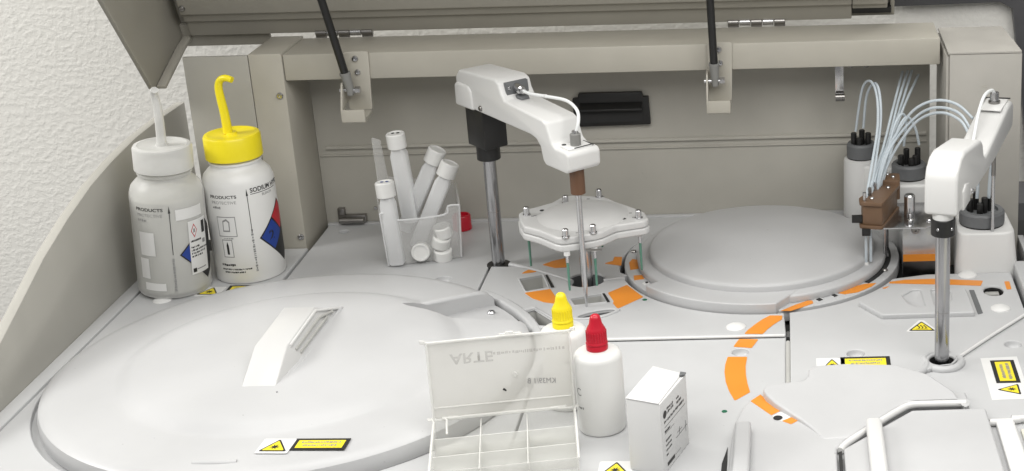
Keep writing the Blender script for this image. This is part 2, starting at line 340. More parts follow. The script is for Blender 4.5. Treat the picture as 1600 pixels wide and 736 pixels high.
mp_ = plate('deck_plate', [mid, W1, W2, W3, W4, hubw], -1.3, 0.3, deckm, A, 0.12)
def pocket(lp, depth, name='well_liner', m=None):
    c = Vector((sum(p[0] for p in lp)/len(lp), sum(p[1] for p in lp)/len(lp)))
    big = [tuple(c+(Vector(p)-c)*0.985) for p in lp]; sm = [tuple(c+(Vector(p)-c)*0.9) for p in lp]; n = len(lp)
    vs = [(x, y, 0.12) for x, y in big]+[(x, y, -depth) for x, y in sm]
    return mesh(name, vs, [[i, (i+1) % n, n+(i+1) % n, n+i] for i in range(n)]+[list(range(n, 2*n))], m or liner, A)
pocket(W1, 1.4); pocket(W2, 1.4); pocket(W3, 2.3); pocket(W4, 1.2, m=greym); pocket(hubw, 2.2, m=greym)
def frame(lp, z, wd, hgt, name='well_rim'):
    c = Vector((sum(p[0] for p in lp)/len(lp), sum(p[1] for p in lp)/len(lp)))
    o_ = [tuple(Vector(p)+(Vector(p)-c).normalized()*wd) for p in lp]
    return plate(name, [o_, lp], z, z+hgt, deckm, A, min(wd*0.4, hgt*0.45))
frame(W3, 0.2, 0.55, 0.32); frame(W4, 0.2, 0.45, 0.25); frame(W1, 0.2, 0.28, 0.16); frame(W2, 0.2, 0.25, 0.16)
sheet('well_slit', P2([(852, 430), (855, 429.5), (866, 448.5), (861, 449.5)], .36), 0.36, labelk, A)
sheet('well_slit', P2([(941, 459), (944.5, 458.3), (953, 471.5), (948.5, 472)], .36), 0.36, labelk, A)
def lip(px, z=0.12, r=0.28): return tube('deck_lip', [tuple(at(x, y, z)) for x, y in px], r, deckm, A, 10, 6)
lip([(797, 414), (815, 418), (845, 426), (875, 435), (893, 441)]); lip([(943, 440), (962, 437.5), (976, 436)])
# raised rim that runs round the left cover
ring = arc(*DC, 20.75, -8, 52, 30)+arc(*DC, 19.85, 52, -8, 30)
plate('cover_rim', [ring], -0.45, 0.55, deckm, A, 0.25)
plate('deck_plate', [[(-21.75, -31.62), (-1.2, -31.62), (-1.2, -66), (-21.75, -66)], circ((1157, 550, 0))], -1.6, 0.0, deckm, A, 0.1)
plate('deck_plate', [arc(*DC, 20.15, 272, 350, 30)+[(-21.95, -40.3), (-21.95, -66), (-41.4, -66)]], -1.6, 0.0, deckm, A, 0.1)
lathe('cover_recess', [(20.9, -0.5), (0, -0.5)], (*DC, 0), deckm, A, 60)
# right-hand plates
OV = [(17.72+0.95*math.cos(R(a))*(1 if abs(math.cos(R(a))) < .8 else .95), -23.1+1.15*math.sin(R(a))) for a in range(0, 360, 15)]
POLE2 = (11.65, -37.3)
f_ = [(-0.85, -27.6)]+arc(*RC, 13.75, 281, 333, 30)+[(9.6, -19.4), (12, -18.75), (19.9, -18.75), (19.9, -28.2), (13.3, -36.4), (12.9, -37.4), (12.4, -38.3), (11.2, -38.6), (8.5, -40.0), (8.5, -41), (-0.85, -41)]
PH = arc(*POLE2, 1.05, 0, 345, 23)
plate('deck_plate', [f_, OV, PH, circ((1337, 552, .3))], -1.3, 0.3, deckm, A, 0.14)
pocket(OV, 1.6, m=blackm); pocket(PH, 1.5, m=voidm)
box('sensor_block', 17.0, 18.3, -22.9, -22.2, -1.5, -0.15, liner, A, 0.05); box('sensor_block', 17.9, 18.55, -24.2, -23.3, -1.5, -0.2, liner, A, 0.05); box('sensor_block', 16.8, 17.2, -24.0, -23.4, -1.5, -0.8, liner, A, 0.05)
plate('deck_plate', [[(19.95, -26.5), (24, -23.5), (40, -23.5), (40, -66), (-0.85, -66), (-0.85, -40.5), (8.0, -40.5), (10.8, -38.9), (11.6, -38.55), (12.3, -38.25), (12.75, -37.6), (12.9, -36.0)], circ((1583, 538, 0))], -1.6, 0.0, deckm, A, 0.1)
tube('pole_rim', [(8.9, -39.9, 0.12), (10.0, -39.0, 0.12), (10.35, -37.9, 0.12), (10.2, -36.9, 0.12), (10.7, -36.1, 0.12), (11.5, -35.85, 0.12), (12.4, -36.0, 0.12)], 0.3, deckm, A, 12)
tube('pole_rim', [(10.8, -38.7, 0.12), (11.6, -39.0, 0.12), (12.6, -38.7, 0.12), (13.2, -37.7, 0.12), (13.1, -36.8, 0.12)], 0.34, deckm, A, 12)
# stepped block and rails at far right
plate('side_block', [[(20.25, -17.6), (40, -17.6), (40, -27.5), (20.25, -27.5)]], -1.3, 1.0, deckm, A, 0.2)
sheet('orange_marking', [(21.3, -20.4), (24, -20.4), (24, -22.4), (21.6, -22.4)], 1.0, orange, A)
box('rail', 21.9, 22.5, -16.5, -9, -1.0, 0.3, deckm, A, 0.08); box('rail', 22.6, 23.6, -17.0, -12.5, -2.3, -0.5, deckm, A, 0.08)
# removable flap with finger scoops
K = rounded(P2([(1341, 474.5), (1378, 495), (1524, 490.5), (1509, 453), (1392, 448.5)], .55), 0.25)
K1 = [at(1428, 466, .6).x+1.5*math.cos(R(a)) for a in range(0)]
sc1 = rounded(P2([(1410, 464), (1425, 455), (1438, 454), (1446, 480), (1436, 482), (1420, 477)], .6), 0.3)
sc2 = rounded(P2([(1454, 454), (1470, 454), (1486, 458), (1487, 470), (1478, 480), (1462, 482)], .6), 0.3)
kp = plate('flap', [K, sc1, sc2], 0.2, 0.75, deckm, A, 0.15)
for sc_ in (sc1, sc2):
    c = Vector((sum(p[0] for p in sc_)/len(sc_), sum(p[1] for p in sc_)/len(sc_), 0)); n = len(sc_); vs = []; fs = []
    for k in range(5):
        t_ = k/4; vs += [(c.x+(x-c.x)*(1.08-0.98*t_), c.y+(y-c.y)*(1.08-0.98*t_), 0.6-0.28*math.sin(t_*math.pi/2)) for x, y in sc_]
    for k in range(4): fs += [[k*n+i, k*n+(i+1) % n, (k+1)*n+(i+1) % n, (k+1)*n+i] for i in range(n)]
    mesh('finger_scoop', vs, fs+[list(range(4*n, 5*n))], coverm, kp, sharp=60)
plate('flap_slot', [rounded(P2([(1514, 453), (1522, 453), (1536, 489), (1528, 491)], .33), 0.1)], 0.28, 0.34, greym, A, 0.02)
# ring round the right cover
rg = plate('carousel_ring', [arc(*RC, 13.3, 0, 357, 119), arc(*RC, 10.4, 0, 357, 119)], -0.8, 0.4, deckm, A, 0.12)
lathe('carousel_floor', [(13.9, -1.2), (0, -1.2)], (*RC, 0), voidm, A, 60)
def ringpatch(px, z, m=orange, name='orange_marking', par=A): return sheet(name, P2(px, z), z+0.005, m, par)
ringpatch([(983, 411), (988, 405), (1000, 407), (998, 420), (985, 422)], .4); ringpatch([(990, 431), (1003, 430), (1007, 436), (991, 438)], .4); ringpatch([(1013, 453), (1020, 451), (1023, 456), (1017, 458)], .4)
ringpatch([(1220, 486), (1243, 476.5), (1262, 470), (1269, 470), (1271, 474), (1252, 481), (1236, 486)], .4)
ringpatch([(1310, 458.5), (1330, 449), (1351, 444), (1369, 442.5), (1362, 448), (1340, 457), (1320, 460)], .4)
for q in ([(1271, 467.5), (1280, 464.5), (1287, 467.5), (1278, 471)], [(1296, 461), (1303, 458.5), (1310, 461), (1303, 464.5)]):
    ringpatch(q, .4, labelw, 'port_frame'); c = [sum(a[k] for a in q)/4 for k in (0, 1)]
    ringpatch([(c[0]+(x-c[0])*.72+1, c[1]+(y-c[1])*.72+.4) for x, y in q], .435, labelk, 'port')
ringpatch([(1003, 443), (1011, 440), (1015, 443), (1007, 446)], .4, labelw, 'port_frame'); ringpatch([(1008, 441), (1011.5, 440), (1013, 442), (1009.5, 443)], .435, labelk, 'port')
ringpatch([(1013, 449.5), (1021, 447), (1025, 450), (1017, 452.5)], .4, labelw, 'port_frame'); ringpatch([(1017.5, 450), (1021.5, 448.6), (1024, 450.3), (1020, 451.6)], .435, labelk, 'port')
slot = arc(*RC, 12.5, -37, 8, 24)+arc(*RC, 11.35, 8, -37, 24)
sheet('carousel_slot', slot, 0.405, voidm, A)
for q in ((1382.6, 423), (990, 394)): c = at(*q, .4); screw((c.x, c.y, 0.4), (0, 0, 1), 0.28, A, steeld)
# orange markings on the deck
def mark(px, z, m=orange, name='orange_marking'): return sheet(name, rounded(P2(px, z), 0.12, 3), z+0.005, m, A)
mark([(847.6, 414), (864, 408), (884, 403.5), (886.7, 418), (867, 419)], 0)
mark([(944, 412), (957.6, 408), (960, 401.5), (972, 402), (971, 415.5)], 0)
mark([(814, 428), (825.6, 421.8), (840, 424.5), (832, 426)], .3); mark([(819.5, 458), (860, 452), (866, 461), (869.6, 467), (869.6, 475), (850, 472.5), (832, 466.5)], .3)
mark([(950, 458), (979.6, 445.5), (1005, 464.4), (965, 482.7), (957.6, 474), (959, 471)], .3); mark([(829, 510), (838, 509.6), (846, 518), (838, 518.5)], .3)
mark([(770, 515.5), (790, 514), (805, 513.5), (804, 515.5), (786, 516)], 0.02)
mark([(1163, 522), (1168, 516.5), (1180, 507), (1191, 499.5), (1203, 493.3), (1222.5, 493.5), (1222, 499), (1210, 506.5), (1200, 514), (1192, 522)], .3)
mark([(1146, 542), (1155, 530), (1185, 530.5), (1174.5, 544)], 0)
mark([(1137, 558), (1167.5, 558), (1165, 572), (1165.5, 586), (1168, 600), (1172, 613), (1148, 626.5), (1139, 611), (1134, 597), (1132, 582), (1133.2, 570)], 0)
mark([(1390, 440.8), (1415, 437.5), (1459, 436), (1536, 439), (1532.5, 446.7), (1485, 445), (1389, 443)], .3); mark([(1376, 451), (1387, 448), (1415, 450), (1400, 451.5)], .3)
mark([(1569, 440), (1577, 440), (1580.5, 452), (1573, 452.5)], .3)
for q in ((1007.5, 468.5, .3), (1132, 643, 0)): lathe('green_dot', [(0.22, 0.0), (0.22, 0.03), (0, 0.03)], at(*q), greend, A, 16)
# domed plugs, dimples and screws in the deck
for q in ((1150, 511, .3), (1512, 430, .3), (1563, 482, .3), (254, 469, 0)): lathe('plug', [(0.88, 0.0), (0.86, 0.06), (0.7, 0.16), (0.4, 0.24), (0, 0.27)], at(*q), labelw, A, 28)
for q in ((693, 436, 0), (1157, 550, 0), (1337, 552, .3), (1583, 538, 0), (538, 362, 0)):
    c = at(*q); d_ = lathe('dimple', [(0.73, -0.06), (0.66, -0.3), (0.55, -0.5), (0.3, -0.58), (0, -0.6)], c, deckm, A, 28, sharp=80)
    if q[0] in (693, 1337, 538): screw((c.x, c.y-0.12, c.z-0.58), (0, 0, 1), 0.27, d_, steeld)
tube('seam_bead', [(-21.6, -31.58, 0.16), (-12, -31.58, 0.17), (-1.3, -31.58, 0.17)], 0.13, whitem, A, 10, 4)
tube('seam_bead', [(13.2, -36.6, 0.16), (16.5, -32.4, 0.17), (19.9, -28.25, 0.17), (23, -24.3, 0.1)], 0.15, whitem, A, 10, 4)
# slot with a steel rod between the plates
box('slot_floor', -1.25, -0.8, -41, -27.3, -1.4, -0.75, voidm, A, 0)
cyl('slot_rod', (-1.02, -41, 0.16), (-1.02, -33.0, 0.16), 0.2, liner, A, 14, 0.05); cyl('slot_rod', (-1.02, -31.6, -0.1), (-1.02, -30.4, -0.1), 0.14, steel, A, 12)

# ------------------------------------------------------------------ stickers
def tri_label(cx, cy, z, sz, rot, sym, par=A, w=1.0, wh=(1.25, 1.15)):
    cs, sn = math.cos(R(rot)), math.sin(R(rot)); f = lambda x, y: (cx+x*cs*w-y*sn, cy+x*sn*w+y*cs)
    o = sheet('warning_label', [f(x*sz, y*sz) for x, y in rounded([(-wh[0], -wh[1]), (wh[0], -wh[1]), (wh[0], wh[1]), (-wh[0], wh[1])] if wh[0] < 1.6 else [(-1.35, -1.0), (1.35, -1.0), (0.2, 1.3), (-0.2, 1.3)], 0.15)], z, labelw, par, 0.02)
    sheet('triangle_border', [f(x*sz, y*sz) for x, y in rounded([(-1.1, -0.85), (1.1, -0.85), (0, 1.05)], 0.12)], z+0.022, labelk, o, 0.012)
    sheet('triangle', [f(x*sz, y*sz) for x, y in rounded([(-0.86, -0.7), (0.86, -0.7), (0, 0.78)], 0.08)], z+0.036, yellowm, o, 0.012)
    if sym == 'laser':
        st = []
        for k in range(16): r = 0.42 if k % 2 else 0.16; st.append(f(sz*r*math.cos(k*math.pi/8), sz*(-0.2+r*math.sin(k*math.pi/8))))
        sheet('burst_mark', st, z+0.05, labelk, o, 0.01)
    else:
        for k in (-1, 0, 1):
            lft = [(0.27*k+0.09*math.sin(t*1.05), -0.42+0.13*t) for t in range(6)]
            sheet('heat_mark', [f(sz*(x-.05), sz*y) for x, y in lft]+[f(sz*(x+.05), sz*y) for x, y in lft[::-1]], z+0.05, labelk, o, 0.01)
        sheet('heat_mark', [f(sz*-.5, sz*-.58), f(sz*.5, sz*-.58), f(sz*.5, sz*-.52), f(sz*-.5, sz*-.52)], z+0.05, labelk, o, 0.01)
    return o
def text_label(cx, cy, z, wd, hg, rot, par=A, lines=2):
    cs, sn = math.cos(R(rot)), math.sin(R(rot)); f = lambda x, y: (cx+x*cs-y*sn, cy+x*sn+y*cs)
    rc = lambda x0, x1, y0, y1: [f(x0, y0), f(x1, y0), f(x1, y1), f(x0, y1)]
    o = sheet('warning_label', rc(-wd/2, wd/2, -hg/2, hg/2), z, labelk, par, 0.02)
    bd = hg*0.17; sheet('label_field', rc(-wd/2+bd, wd/2-bd, -hg/2+bd, hg/2-bd), z+0.022, yellowm, o, 0.012)
    for k in range(lines):
        yy = hg*(0.14-0.26*k)
        textmesh('label_text', ['~25', '~22', '~13'][k], hg*0.2, inkg, o, lambda x, y: (*f(x, yy-hg*0.06+y), z+0.042), 'CENTER', sx=(wd-3*bd)/(hg*0.2*16.5))
    return o
C1 = thing('round_cover', (*DC, -0.8), 'large light grey round cover with raised bridge handle at lower left', 'cover')
tri_label(10.55, -30.75, .31, 1.05, -3, 'heat', wh=(2, 1))
tri_label(-55.7, -18.1, .005, 0.95, -3, 'laser'); text_label(-52.3, -17.7, .005, 3.9, 1.9, 0)
sheet('label_backing', [(14.9, -36.7), (17.95, -36.5), (17.95, -44.2), (14.9, -44.3)], .002, labelw, A, 0.01)
text_label(16.6, -39.3, .015, 4.2, 1.95, -90); tri_label(16.5, -42.6, .015, 0.95, 90, 'laser', w=.9)
sheet('label_backing', [(1.3, -39), (3.1, -39), (3.1, -36.6), (1.3, -36.6)], .302, labelw, A, 0.01)
tri_label(2.6, -37.9, .315, 1.0, 0, 'laser', w=.8); text_label(5.35, -37.6, .315, 4.1, 2.1, 0)
tri_label(-13.6, -53.9, .005, 1.0, 0, 'laser'); text_label(-57.5, -54.6, .005, 4.2, 1.9, 0)

# ------------------------------------------------------------------ left round cover
b_ = lathe('cover_body', [(19.5, -0.42), (19.6, -0.3), (19.6, 0.55), (19.45, 0.95), (19.05, 1.2), (18.3, 1.33), (14.3, 1.42), (13.95, 1.45), (13.6, 1.56), (13.0, 1.86), (12.4, 2.08), (11.6, 2.24), (9, 2.55), (5, 2.8), (0, 2.88)], (*DC, 0), coverm, C1, 128, sharp=60)
cut(b_, [(-35.1, -27.35), (-34.2, -26.9), (-28.9, -23.55), (-27.4, -22.9), (-18, -16), (-14, -30.5), (-24, -29.6), (-31, -29.0), (-34.5, -27.9)], 0.02, 4)
tube('notch_lip', [(-34.9, -26.9, 1.42), (-33, -25.75, 1.42), (-29.3, -23.4, 1.2), (-28.5, -22.95, 0.75), (-28.2, -22.8, 0.1)], 0.34, coverm, C1, 12)
screw((at(768, 490, 0).x, at(768, 490, 0).y, 0.02), (0, 0, 1), 0.36, C1)
hx = DC[0]-0.15
hy = lambda a, b_, c: (c, a, b_)
hubm = mat('hub_plastic', (0.57, 0.57, 0.565), 0.34, bump=0.04, bscale=1200)
hv = [(hx-1.45, -45.3, 2.15), (hx-1.45, -40.3, 4.3), (hx-1.45, -32.6, 4.3), (hx-1.45, -28.0, 2.15), (hx+1.25, -45.3, 2.15), (hx+1.2, -40.3, 4.3), (hx+1.2, -32.6, 4.3), (hx+2.3, -28.3, 2.15), (hx+2.2, -40.2, 2.15)]
hd = mesh('handle', hv, [[0, 1, 2, 3], [4, 8, 5], [8, 7, 6, 5], [0, 4, 5, 1], [1, 5, 6, 2], [2, 6, 7, 3], [0, 3, 7, 8, 4]], hubm, C1, 0.1, 3)
tube('handle_frame', [(hx+1.33, -45.0, 2.4), (hx+2.15, -40.3, 2.72), (hx+2.25, -28.9, 2.6)], 0.17, coverm, hd, 8, 0)
tube('handle_frame', [(hx+1.3, -40.0, 4.1), (hx+1.3, -33.0, 4.1), (hx+2.2, -28.9, 2.6)], 0.13, whitem, hd, 8, 0)
tube('handle_groove', [(hx+1.55, -39.6, 3.55), (hx+1.6, -33.2, 3.55), (hx+1.95, -30.6, 3.0)], 0.14, liner, hd, 8, 0)
tube('handle_groove', [(hx+1.75, -39.2, 3.1), (hx+1.9, -32.0, 3.1)], 0.12, liner, hd, 8, 0)
tube('rim_tab', [(-44.2, -53.9, 1.2), (-42.6, -54.0, 1.25), (-41, -53.9, 1.2)], 0.28, coverm, C1, 10)
tri_label(-38.75, -51.9, 1.435, 0.97, -3, 'laser', C1, 1.0); lb = text_label(-35.5, -51.75, 1.43, 4.1, 1.75, -2, C1)
cyl('mold_speck', (-40.6, -45.2, 2.1), (-40.6, -45.2, 2.6), 0.07, greym, C1, 8)

# ------------------------------------------------------------------ right round cover
C2 = thing('round_cover', (*RC, 0.4), 'smooth domed round cover over the orange marked ring at right', 'cover')
lathe('cover_body', [(12.0, 0.42), (12.05, 0.92), (11.98, 1.06), (11.8, 1.14), (11.0, 1.16), (10.94, 1.2), (10.9, 1.62), (10.82, 1.78), (10.6, 1.88), (10.2, 1.93), (9.2, 2.06), (6.5, 2.45), (3.2, 2.8), (0, 2.9)], (*RC, 0), coverm, C2, 128, sharp=42)
sec = arc(*RC, 13.6, 219, 276, 30)+arc(*RC, 10.6, 292, 219, 30)
plate('front_skirt', [rounded(sec, 0.2, 2)], 0.05, 1.2, coverm, C2, 0.14)

# ------------------------------------------------------------------ front cover and tray lid (lower right)
FC = thing('front_cover', (3, -50, 0), 'white raised front cover with an orange marked ledge at lower right', 'cover')
lower = P2([(1190, 613), (1176, 620), (1160, 637), (1148, 660), (1142, 690), (1138, 740), (1136, 790)], .55)
ledge = [tuple(p) for p in lower]+[(2.4, -66), (2.5, -52.6), (3.1, -51.2), (7.2, -46.95), (8.1, -46.2), (12.9, -46.1), (12.9, -44), (9, -42.5), (0, -43.4)]
plate('lower_panel', [ledge], -0.6, 0.55, coverm, FC, 0.2)
up = [(-3.0, -44.0), (-2.7, -43.4)]+P2([(1226, 595), (1254, 592.5), (1262, 587), (1263, 578), (1272, 573), (1320, 570), (1400, 571), (1450, 583), (1490, 605), (1509, 626)], 1.5)
lowe = [(12.8, -46.3), (8.2, -46.35), (7.2, -47.1), (3.4, -51.0), (1.6, -51.2), (0.75, -49.6), (0.0, -48.5), (-1.0, -47.3), (-2.1, -45.9), (-2.75, -44.8)]
upo = plate('upper_panel', [rounded(up+lowe, 0.3, 4)], -0.3, 1.7, coverm, FC, 0.2)
for v_ in upo.data.vertices: v_.co.z += 0.10*(v_.co.y+ORG[FC.name].y*S+40*S)   # the panel slopes down to the front
tube('tray_edge', [(2.75, -52.6, 0.38), (3.3, -51.6, 0.46), (5.2, -49.6, 0.66), (7.3, -47.45, 0.84), (8.4, -46.65, 0.92), (10, -46.55, 0.93), (12.6, -46.55, 0.93)], 0.27, whitem, FC, 12)
o = ringpatch([(1173, 627), (1188, 617), (1220, 642), (1205, 649)], .55, par=FC); ringpatch([(1222, 658), (1238, 652), (1247.5, 657), (1236, 663)], .55, par=FC)
ringpatch([(1207, 651), (1222, 643), (1238, 651), (1222, 659)], .545, labelw, 'port_frame', FC)
lathe('port', [(0.36, 0.0), (0.36, 0.035), (0, 0.035)], at(1215.5, 653, .58), labelk, FC, 20)
box('grip_ridge', -5.0, -3.8, -66, -49.6, 0.6, 1.45, coverm, FC, 0.22, 3)
plate('edge_slot', [[(-5.55, -51.0), (-5.9, -53.5), (-6.05, -66), (-5.6, -66), (-5.5, -53.5)]], 0.0, 0.06, voidm, FC, 0.01)
plate('recess_gap', [[(2.62, -53.2), (2.85, -53.0), (2.85, -66), (2.62, -66)]], 0.2, 0.6, voidm, FC, 0.02)
TL = thing('tray_lid', (8, -52, 0.4), 'white tray lid with a raised grip ridge, in the bottom right corner', 'lid')
plate('lid_panel', [rounded([(3.0, -53.0), (8.4, -47.2), (14.05, -47.1), (14.35, -66), (3.0, -66)], 0.35)], 0.3, 0.78, coverm, TL, 0.16)
box('grip_ridge', 4.75, 5.95, -66, -49.9, 0.7, 1.7, whitem, TL, 0.28, 3)
plate('lid_rail', [rounded([(14.6, -48.8), (16.0, -48.8), (16.35, -66), (14.75, -66)], 0.2)], -0.2, 0.55, whitem, TL, 0.15)
cyl('hinge_pin', (14.15, -48.6, 0.3), (15.9, -48.55, 0.3), 0.28, whitem, TL, 14)
TB = thing('side_tray', (20, -52, 0), 'cream tray edge at the bottom right corner beside the tray lid', 'tray')
plate('tray_floor', [[(16.35, -49.6), (40, -49.2), (40, -66), (16.7, -66)]], 0.0, 0.25, beigem, TB, 0.05)
tube('tray_edge', [(15.9, -48.3, 0.25), (16.5, -48.2, 0.3), (18, -48.1, 0.3), (40, -48.0, 0.3)], 0.3, whitem, TB, 12)

# ------------------------------------------------------------------ hood (open lid), its hinges and gas struts
HD = thing('analyzer_hood', (-25, 1.0, 20.6), 'grey beige hood standing open above the beam', 'lid')
LEAN = R(20)
def hf(a, b_, c): return (c, 1.0+a*math.cos(LEAN)-b_*math.sin(LEAN), 20.6+b_*math.cos(LEAN)+a*math.sin(LEAN))
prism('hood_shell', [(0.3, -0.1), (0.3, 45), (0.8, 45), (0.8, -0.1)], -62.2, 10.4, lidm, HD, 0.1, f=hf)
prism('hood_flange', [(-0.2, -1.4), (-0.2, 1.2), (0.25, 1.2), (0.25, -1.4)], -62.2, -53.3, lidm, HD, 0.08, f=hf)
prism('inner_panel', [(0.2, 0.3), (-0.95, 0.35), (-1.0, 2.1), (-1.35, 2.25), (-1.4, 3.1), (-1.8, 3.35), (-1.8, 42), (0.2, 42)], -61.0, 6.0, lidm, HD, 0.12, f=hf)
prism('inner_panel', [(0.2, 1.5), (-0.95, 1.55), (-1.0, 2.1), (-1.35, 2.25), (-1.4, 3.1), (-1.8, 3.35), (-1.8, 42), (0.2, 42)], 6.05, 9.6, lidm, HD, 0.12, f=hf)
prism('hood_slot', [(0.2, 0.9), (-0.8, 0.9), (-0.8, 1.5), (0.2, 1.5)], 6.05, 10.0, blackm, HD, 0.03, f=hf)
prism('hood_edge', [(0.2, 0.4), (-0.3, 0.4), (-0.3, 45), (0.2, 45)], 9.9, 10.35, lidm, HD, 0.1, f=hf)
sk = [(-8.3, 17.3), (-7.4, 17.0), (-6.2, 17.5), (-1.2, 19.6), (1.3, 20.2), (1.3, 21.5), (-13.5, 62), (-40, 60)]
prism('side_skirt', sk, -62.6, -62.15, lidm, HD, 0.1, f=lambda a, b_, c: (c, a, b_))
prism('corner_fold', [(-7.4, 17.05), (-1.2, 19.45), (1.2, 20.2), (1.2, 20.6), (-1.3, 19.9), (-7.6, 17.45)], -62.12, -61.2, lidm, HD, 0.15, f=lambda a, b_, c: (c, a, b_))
screw((-60.6, -2.2, 23.9), (0.2, -1, -0.3), 0.3, HD, steeld)
def hinge(x, lab):
    h = thing('hinge', (x, 0.3, 20.3), lab, 'hinge', 'hood hinges')
    for k in range(5): cyl('knuckle', (x-2.9+1.17*k, 0.1, 20.55), (x-2.9+1.17*k+1.1, 0.1, 20.55), 0.36, steel if k % 2 else steeld, h, 16, 0.05)
    for k in (0, 2, 4): box('lower_leaf', x-2.9+1.17*k, x-2.9+1.17*k+1.1, -0.05, 0.2, 20.06, 20.4, steeld, h, 0.02)
    for k in (1, 3): box('upper_leaf', x-2.9+1.17*k, x-2.9+1.17*k+1.1, 0.1, 0.25, 20.7, 21.3, steeld, h, 0.02)
hinge(-45.4, 'steel hinge under the hood beside the left gas strut'); hinge(-3.6, 'steel hinge under the hood beside the right gas strut')
def strut(x, top, lab):
    s = thing('gas_strut', (x, -8.4, 16.75), lab, 'gas strut', 'hood gas struts')
    a = Vector((x, -8.4, 16.75)); d = (Vector(top)-a).normalized()
    cyl('strut_fork', a-d*0.45, a+d*1.75, 0.36, forkm, s, 16, 0.1, 0.5); cyl('strut_collar', a+d*1.6, a+d*1.85, 0.52, forkm, s, 16)
    cyl('strut_tube', a+d*1.8, Vector(top), 0.38, rubber, s, 20, 0.05)
    box('fork_eye', x-0.28, x+0.28, -8.75, -8.05, 16.2, 17.3, forkm, s, 0.15)
strut(-43.0, (-47.7, -12, 48), 'black gas strut rising from the left bracket on the beam'); strut(-7.6, (-8.0, -12, 48), 'black gas strut rising from the right bracket on the beam')

# ------------------------------------------------------------------ left probe arm
def armframe(p0, d):
    p0 = Vector((*p0, 0)); d = Vector((*d, 0)).normalized(); pr = Vector((d.y, -d.x, 0))
    return lambda s_, z, w_: tuple(p0+d*s_+pr*w_+Vector((0, 0, z)))
AL = thing('probe_arm', (-29.2, -13.0, 0), 'white probe arm on a steel pole with a needle above the orange deck', 'probe arm')
F = armframe((-29.2, -13.0), (10, -11.6))
cyl('pole', (-29.2, -13.0, -1.5), (-29.2, -13.0, 12), 0.62, polem, AL, 32)
cyl('collar', (-29.2, -13.0, 10.9), (-29.2, -13.0, 12.6), 1.12, blackm, AL, 32, 0.05)
lathe('pole_seal', [(1.15, -0.3), (1.15, 0.12), (0.7, 0.12)], (-29.2, -13.0, 0), blackm, AL, 24)
cyl('pole_nick', (-29.2, -13.0, 5.6), (-29.2, -13.0, 5.64), 0.625, steeld, AL, 24)
q = [F(s_, 0, w_) for s_, w_ in ((-1.5, 1.25), (1.7, 1.25), (1.7, -1.25), (-1.5, -1.25))]
prism('collar_block', [p[:2] for p in q], 12.3, 16.6, blackm, AL, 0.15)
prof = [(-2.0, 16.3), (-1.9, 19.0), (-1.2, 19.75), (5.2, 20.0), (5.9, 19.75), (6.2, 18.9), (6.7, 18.25), (12.9, 17.75), (13.5, 17.5), (14.2, 15.9), (14.8, 15.55), (16.4, 15.5), (16.75, 15.2), (16.7, 13.9), (16.3, 13.55), (13.0, 13.6), (12.6, 14.0), (12.3, 15.2), (11.7, 15.75), (10.8, 15.95), (1.5, 16.25)]
ab = prism('arm_shell', prof, -1.7, 1.7, whitem, AL, 0.3, 4, f=F)
prism('tail_cap', [(-2.15, 16.2), (-2.1, 18.3), (-1.5, 18.6), (0.5, 18.5), (1.0, 18.0), (1.1, 16.2)], -1.85, 1.85, whitem, AL, 0.25, 3, f=F)
screw(F(2.4, 16.7, 1.7), Vector(F(0, 0, 1))-Vector(F(0, 0, 0)), 0.26, ab, steeld)
prism('port_plate', [(6.0, 18.6), (5.95, 19.7), (6.35, 19.7), (6.45, 18.6)], -1.15, 1.15, greym, AL, 0.03, f=F)
cyl('port_fitting', F(6.2, 19.2, 0.1), F(7.3, 19.05, 0.1), 0.42, steel, AL, 16, 0.08); cyl('port_nut', F(7.0, 19.08, 0.1), F(7.6, 19.0, 0.1), 0.28, steel, AL, 8)
for w_ in (0.85,): screw(F(6.35, 19.2, w_), Vector(F(1, 0, 0))-Vector(F(0, 0, 0)), 0.18, AL)
prism('port_foot', [(6.6, 18.22), (7.6, 18.22), (7.4, 18.5), (6.6, 18.55)], -0.5, 0.4, greym, AL, 0.03, f=F)
prism('tip_plate', [(14.4, 15.5), (16.2, 15.5), (16.2, 15.62), (14.4, 15.68)], -1.2, 1.2, labelw, AL, 0.02, f=F)
prism('tip_slit', [(14.7, 15.6), (16.35, 15.6), (16.35, 15.66), (14.7, 15.66)], -1.3, -1.2, labelk, AL, 0.0, f=F); prism('tip_slit', [(16.1, 15.6), (16.2, 15.6), (16.2, 15.66), (16.1, 15.66)], -1.2, 0.6, labelk, AL, 0.0, f=F)
lathe('tip_hole', [(0.2, 0), (0.2, 0.05), (0, 0.05)], F(14.75, 15.66, 0.75), labelk, AL, 14)
cyl('tip_fitting', F(15.4, 15.5, -0.05), F(15.4, 16.7, -0.05), 0.48, forkm, AL, 20, 0.08); cyl('tip_nut', F(15.4, 16.65, -0.05), F(15.4, 16.95, -0.05), 0.3, steel, AL, 12, 0.05)
tube('probe_hose', [F(7.4, 19.03, 0.1), F(8.6, 18.95, 0.0), F(10.5, 19.0, -0.4), F(13.0, 19.0, -0.9), F(14.8, 18.5, -0.8), F(15.5, 17.6, -0.4), F(15.4, 16.6, -0.05)], 0.15, hosew, AL)
cyl('hose_band', F(10.4, 19.0, -0.38), F(10.55, 19.0, -0.42), 0.19, labelw, AL, 12)
cyl('needle_sleeve', F(15.3, 13.75, 0), F(15.3, 11.15, 0), 0.66, brownw, AL, 20, 0.05); cyl('needle', F(15.3, 11.2, 0), F(15.3, 2.3, 0), 0.26, steel, AL, 16); cyl('needle_tip', F(15.3, 2.3, 0), F(15.3, 0.0, 0), 0.2, steel, AL, 14, 0, 0.08)

